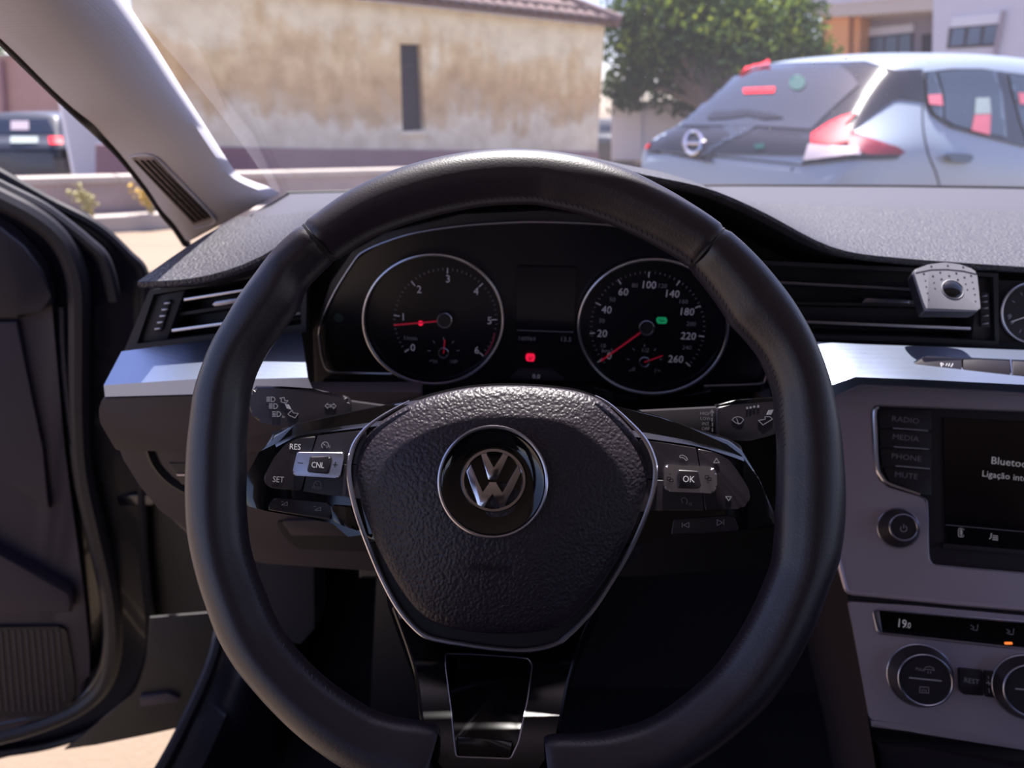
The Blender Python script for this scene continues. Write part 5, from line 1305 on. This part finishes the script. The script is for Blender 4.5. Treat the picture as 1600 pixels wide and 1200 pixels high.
ov([(x, y) for x, y in ell(1247, 133, 13, 12, 16)], .019, 'teal', 'round_sticker', par=rw_)
dk = ov([(1006, 208), (1066, 203), (1172, 204), (1270, 213), (1258, 243), (1130, 242), (1013, 236), (988, 238), (992, 222)], .01, 'carblack', 'tailgate_band')
bm = bmesh.new(); ps = [on_bvh(bvc, x, y, .02) for x, y in ell(1086, 226, 13, 16, 20)]; bm_tube(bm, [p for p in ps if p], .013, 8, True); obj('badge_ring', bm, M['chrome'], dk)
bm = bmesh.new(); ps = [on_bvh(bvc, x, 227, .02) for x in (1071, 1086, 1101)]; bm_tube(bm, [p for p in ps if p], .012, 8); obj('badge_bar', bm, M['chrome'], dk)
ov([(1180, 228), (1196, 226), (1196, 234), (1182, 235)], .016, 'teal', 'small_badge', par=dk)
tl = ov([(1269, 214), (1296, 196), (1314, 187), (1339, 180), (1321, 200), (1330, 209), (1326, 226), (1300, 231), (1269, 227)], .022, 'tail', 'tail_lamp')
ov([(1330, 209), (1355, 220), (1397, 232), (1409, 239), (1403, 243), (1350, 243), (1326, 234), (1326, 222)], .02, 'taild', 'side_lens', par=tl)
ov([(1265, 229), (1300, 232), (1346, 235), (1341, 244), (1258, 253)], .02, 'tailw', 'clear_lens', par=tl)
ov([(1256, 253), (1341, 245), (1404, 244), (1398, 249), (1341, 250), (1254, 259)], .012, 'carblack', 'lamp_lower_border', par=tl)  # dark border below the clear lens
tl2 = ov([(991, 212), (1004, 208), (1003, 222), (992, 224)], .02, 'tail', 'tail_lamp')
SGL = [(1441, 114), (1487, 109), (1532, 109), (1600, 118), (1700, 140), (1700, 250), (1600, 230), (1532, 213), (1483, 200), (1454, 180), (1443, 160)]
sg = ov(SGL, .01, 'carblack', 'window_surround')
ov([(1444, 118), (1457, 116), (1468, 150), (1468, 188), (1456, 180), (1446, 160)], .016, 'sideglass', 'side_window', par=sg)
ov([(1462, 116), (1500, 112), (1550, 113), (1562, 150), (1568, 216), (1532, 209), (1487, 197), (1472, 188), (1471, 150)], .016, 'sideglass', 'side_window', par=sg)
ov([(1572, 118), (1600, 122), (1690, 145), (1690, 244), (1604, 227), (1590, 190)], .016, 'sideglass', 'side_window', par=sg)
ov([(1445, 152), (1466, 150), (1468, 168), (1447, 166)], .02, 'patch', 'window_patch', par=sg)  # coloured patches laid on the side windows
ov([(1519, 156), (1541, 155), (1543, 180), (1517, 181)], .02, 'patchw', 'window_patch', par=sg)
ov([(1517, 182), (1543, 181), (1541, 213), (1512, 206)], .02, 'patch', 'window_patch', par=sg)
ov([(1585, 147), (1604, 148), (1606, 165), (1588, 165)], .02, 'patch', 'window_patch', par=sg)
ov([(1468, 243), (1476, 241), (1505, 243), (1512, 248), (1505, 256), (1478, 254)], .035, 'sideglass', 'door_handle')
def seam(pts): 
    bm = bmesh.new(); ps = [on_bvh(bvc, p.x, p.y, .001) for p in spline([Vector(q) for q in pts], 5)]; bm_tube(bm, [p for p in ps if p], .005, 5); obj('panel_gap', bm, M['carblack'], HB)
seam([(1441, 165), (1442, 200), (1450, 240), (1462, 270), (1470, 300)])
seam([(1240, 262), (1230, 278), (1222, 295)])
seam([(988, 240), (1013, 239), (1130, 246), (1256, 258)])
ov([(1110, 272), (1146, 273), (1146, 286), (1110, 286)], .012, 'tailw', 'number_plate')

# old dark hatch behind the low wall
oc = QZ(28, 262, .2); oc.z = -.34
OLD = [(-.05, .30, .75, .79, .60, .58, .48), (.02, .24, .84, .92, .74, .70, .56), (.12, .22, .90, 1.0, .79, .73, .56), (.40, .22, .92, 1.33, .81, .74, .55), (.55, .22, .92, 1.375, .81, .74, .55), (1.2, .22, .92, 1.40, .82, .74, .56), (2.0, .22, .90, 1.37, .82, .74, .55), (2.6, .24, .88, 1.0, .81, .72, .54), (3.4, .26, .80, .88, .79, .68, .5), (3.8, .32, .66, .72, .66, .6, .42)]
bmo, bvo, ho, ro_ = car_shell(OLD, oc, R(97))
M['olddark'] = mat('dark grey blue car paint', (.06, .065, .085), .35, coat=.4)
OC = empty('old_car', oc + ho * 1.8, 'old dark hatchback parked beyond the low wall at left', 'car')
obj('body', bmo, M['olddark'], OC, smooth=40)
for s in (.7, 3.0):
    for q in (-1, 1): add_wheel(OC, oc + ho * s + ro_ * q * .74 + Vector((0, 0, .29)), ro_ * q, .28)
oo = lambda pix, off, mt, name, par=None: overlay(bvo, pix, off, M[mt], name, par or OC, 6)
ow = oo([(-28, 187), (75, 186), (86, 209), (-38, 209)], .01, 'carglass', 'rear_window')
oo([(18, 190), (46, 190), (46, 204), (18, 204)], .02, 'tailw', 'window_patch', ow)
oo([(17, 214), (60, 214), (60, 224), (17, 224)], .015, 'patchw', 'number_plate')
oo([(76, 214), (97, 214), (98, 226), (78, 226)], .015, 'tail', 'tail_lamp'); oo([(-46, 214), (-26, 214), (-26, 226), (-46, 226)], .015, 'tail', 'tail_lamp')
oo([(-46, 235), (102, 234), (102, 248), (-46, 250)], .03, 'carblack', 'bumper')
# far dark car beyond the house corner
fo_ = QY(948, 225, 19); fo_.z = -.2
bmf, bvf, hf, rf = car_shell([(a, b, c, d, e, f, g_) for a, b, c, d, e, f, g_ in OLD], fo_, R(60))
FC = empty('far_car', fo_ + hf * 1.8, 'small dark car far away past the house corner', 'car')
obj('body', bmf, M['olddark'], FC, smooth=40)
overlay(bvf, [(938, 196), (955, 196), (955, 204), (938, 204)], .01, M['carglass'], 'rear_window', FC, 5)

# =================================================================== TREE
def leaf_mat(name, c, tr):
    m = bpy.data.materials.new(name); m.use_nodes = True; t = m.node_tree; t.nodes.clear()
    o = t.nodes.new('ShaderNodeOutputMaterial'); d = t.nodes.new('ShaderNodeBsdfDiffuse'); d.inputs[0].default_value = (*c, 1)
    q = t.nodes.new('ShaderNodeBsdfTranslucent'); q.inputs[0].default_value = (*tr, 1); mx = t.nodes.new('ShaderNodeMixShader'); mx.inputs[0].default_value = .4
    t.links.new(d.outputs[0], mx.inputs[1]); t.links.new(q.outputs[0], mx.inputs[2]); t.links.new(mx.outputs[0], o.inputs[0]); return m
LM = [leaf_mat('shade toned deep green leaves', (.035, .06, .03), (.08, .13, .03)), leaf_mat('mid green leaves', (.06, .10, .035), (.18, .26, .04)), leaf_mat('light toned yellow green leaves', (.16, .22, .05), (.42, .48, .06))]
M['bark'] = mat('grey brown bark', (.12, .09, .07), .9, bump=('noise', 30, .6, .03))
def tree(name, base, blobs, label, nper, size):
    T = empty(name, base, label, 'tree')
    bm = bmesh.new()
    cx = sum((b[0] for b in blobs), Vector((0, 0, 0))) / len(blobs)
    fork = Vector((base.x, base.y, base.z + (cx.z - base.z) * .55))
    bm_tube(bm, [base, base.lerp(fork, .5) + Vector((.08, 0, 0)), fork], lambda t_: .22 - .08 * t_, 10)
    for c, r_ in blobs: bm_tube(bm, [fork - Vector((0, 0, .2)), fork.lerp(c, .5) + Vector((0, 0, .1)), c], lambda t_: .09 - .06 * t_, 6)
    obj('trunk', bm, M['bark'], T)
    bm = bmesh.new(); fm = []
    for c, r_ in blobs:
        for k in range(int(nper * r_ * r_)):
            d = Vector((random.gauss(0, 1), random.gauss(0, 1), random.gauss(0, 1))).normalized()
            p = c + d * r_ * (random.uniform(.25, 1.05)) * Vector((1, 1, .85)).length / 1.65
            u = Vector((random.gauss(0, 1), random.gauss(0, 1), random.gauss(0, 1))).normalized(); v_ = u.orthogonal().normalized()
            s = size * random.uniform(.6, 1.3)
            q = [p + u * s, p + v_ * s * .5, p - u * s, p - v_ * s * .5]
            f = bm.faces.new([bm.verts.new(x) for x in q])
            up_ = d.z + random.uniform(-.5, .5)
            f.material_index = 2 if up_ > .75 else (1 if up_ > .1 else 0)  # clump tops lighter, undersides darker: sun and shade put into leaf colour
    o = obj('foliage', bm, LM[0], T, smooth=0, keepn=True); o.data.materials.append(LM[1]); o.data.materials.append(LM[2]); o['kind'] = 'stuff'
    return T
bl = [(Q(px, py, d), r_) for px, py, d, r_ in ((985, 60, 15.5, .75), (1010, 20, 15, .9), (1060, 60, 14.6, 1.0), (1000, 110, 15.2, .8), (1060, 120, 14.8, .85), (1120, 30, 14.5, 1.1), (1130, 90, 14.2, 1.0), (1190, 50, 14.4, 1.0), (1210, 100, 14.4, .8), (1250, 70, 14.6, .6), (1280, 85, 14.8, .45), (1080, -40, 15, 1.3), (1190, -40, 15, 1.2), (1000, -35, 15.4, .9), (970, 140, 15.6, .5), (1100, 150, 14.8, .6), (1240, 20, 14.8, .7))]
tb = QY(1110, 200, 14.8); tb.z = 0
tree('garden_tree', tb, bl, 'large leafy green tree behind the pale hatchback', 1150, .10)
bl = [(Q(px, py, d), r_) for px, py, d, r_ in ((-20, 72, 25, .9), (-60, 60, 25, 1.1), (-110, 70, 25, 1.1))]
tb = QY(-60, 200, 25.5); tb.z = 0
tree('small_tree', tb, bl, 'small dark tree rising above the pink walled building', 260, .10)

# =================================================================== GARDEN WALL, APARTMENT BLOCK
M['greywall'] = mat('pale lavender grey render', (.60, .58, .66), .9, noise=(1, .08))
fgw = Fr(0, 0, 0, O=QY(1020, 190, 17), N=(-.15, -1, 0))
GW = empty('garden_wall', fgw.p(1050, 235), 'pale garden wall below the tree behind the hatchback', 'wall')
obj('wall_body', bm_plate(fgw, [(955, 158), (1600, 150), (1600, 250), (955, 250)], -.3, 0), M['greywall'], GW, smooth=0)
obj('pier', bm_plate(fgw, [(958, 152), (1002, 152), (1002, 250), (958, 250)], -.35, .08), M['greywall'], GW, smooth=0)
fa = Fr(0, 0, 0, O=Q(1500, 60, 21), N=(-.74, -.67, 0))
AP = empty('apartment_block', fa.p(1500, 190), 'pale apartment block with orange wall and recessed balcony', 'building')
M['orange'] = mat('orange render', (.72, .33, .14), .9); M['soffit'] = mat('beige soffit', (.55, .47, .42), .9); M['mauve'] = mat('mauve grey cladding', (.34, .29, .34), .9)
M['bluepane'] = mat('blue window pane', (.10, .14, .22), .1); M['shutter'] = mat('white roller shutter box', (.70, .69, .76), .7)
ap = lambda name, pts, h0, h1, mt, par=None: obj(name, bm_plate(fa, pts, h0, h1), M[mt], par or AP, smooth=0)
ap('wall', [(1460, -160), (2050, -260), (2050, 260), (1455, 230)], -4, 0, 'greywall')
ap('upper_storey', [(1225, -150), (1462, -190), (1462, -8), (1225, 14)], -4, .02, 'greywall')
ap('soffit', [(1225, 14), (1462, -8), (1457, 16), (1300, 26)], -2.0, -.02, 'soffit')
ap('recessed_wall', [(1342, 22), (1460, 10), (1455, 200), (1338, 200)], -4, -1.3, 'mauve')
ap('orange_wall', [(1283, 16), (1326, 20), (1321, 200), (1279, 200)], -3, -.3, 'orange'); ap('orange_wall', [(1334, 22), (1344, 24), (1339, 200), (1329, 200)], -3, -.5, 'orange')
ap('dark_gap', [(1324, 20), (1336, 20), (1332, 200), (1320, 200)], -3, -.9, 'mauve')
w1 = ap('window', [(1357, 57), (1427, 50), (1425, 92), (1356, 96)], -1.4, -1.24, 'winframe')
for k in range(3): ap('pane', [(1362 + 21.5 * k, 59.5 - 2 * k), (1380 + 21.5 * k, 57.5 - 2 * k), (1379 + 21.5 * k, 90), (1361 + 21.5 * k, 92)], -1.3, -1.22, 'bluepane', w1)
ap('shutter_box', [(1358, 44), (1427, 37), (1427, 50), (1357, 57)], -1.4, -1.2, 'shutter')
ap('balcony_door', [(1440, 54), (1454, 52), (1452, 200), (1438, 200)], -1.4, -1.25, 'winframe')
ap('balcony_parapet', [(1330, 88), (1458, 84), (1456, 130), (1328, 130)], -.3, -.05, 'greywall')
w2 = ap('window', [(1483, 43), (1566, 36), (1560, 72), (1479, 76)], -.2, .03, 'winframe')
for k in range(3): ap('pane', [(1489 + 25.5 * k, 45.5 - 2.2 * k), (1508 + 25.5 * k, 43.5 - 2.2 * k), (1505 + 25.5 * k, 70 - 1.5 * k), (1484 + 25.5 * k, 72 - 1.5 * k)], -.1, .05, 'bluepane', w2)
ap('shutter_box', [(1488, 27), (1568, 19), (1566, 36), (1484, 43)], -.1, .06, 'shutter')
bm = bmesh.new(); bm_tube(bm, [fa.p(1568, 17, .1), fa.p(1556, 75, .1), fa.p(1552, 180, .1)], .06, 6); obj('downpipe', bm, M['mauve'], AP)
flush_text()
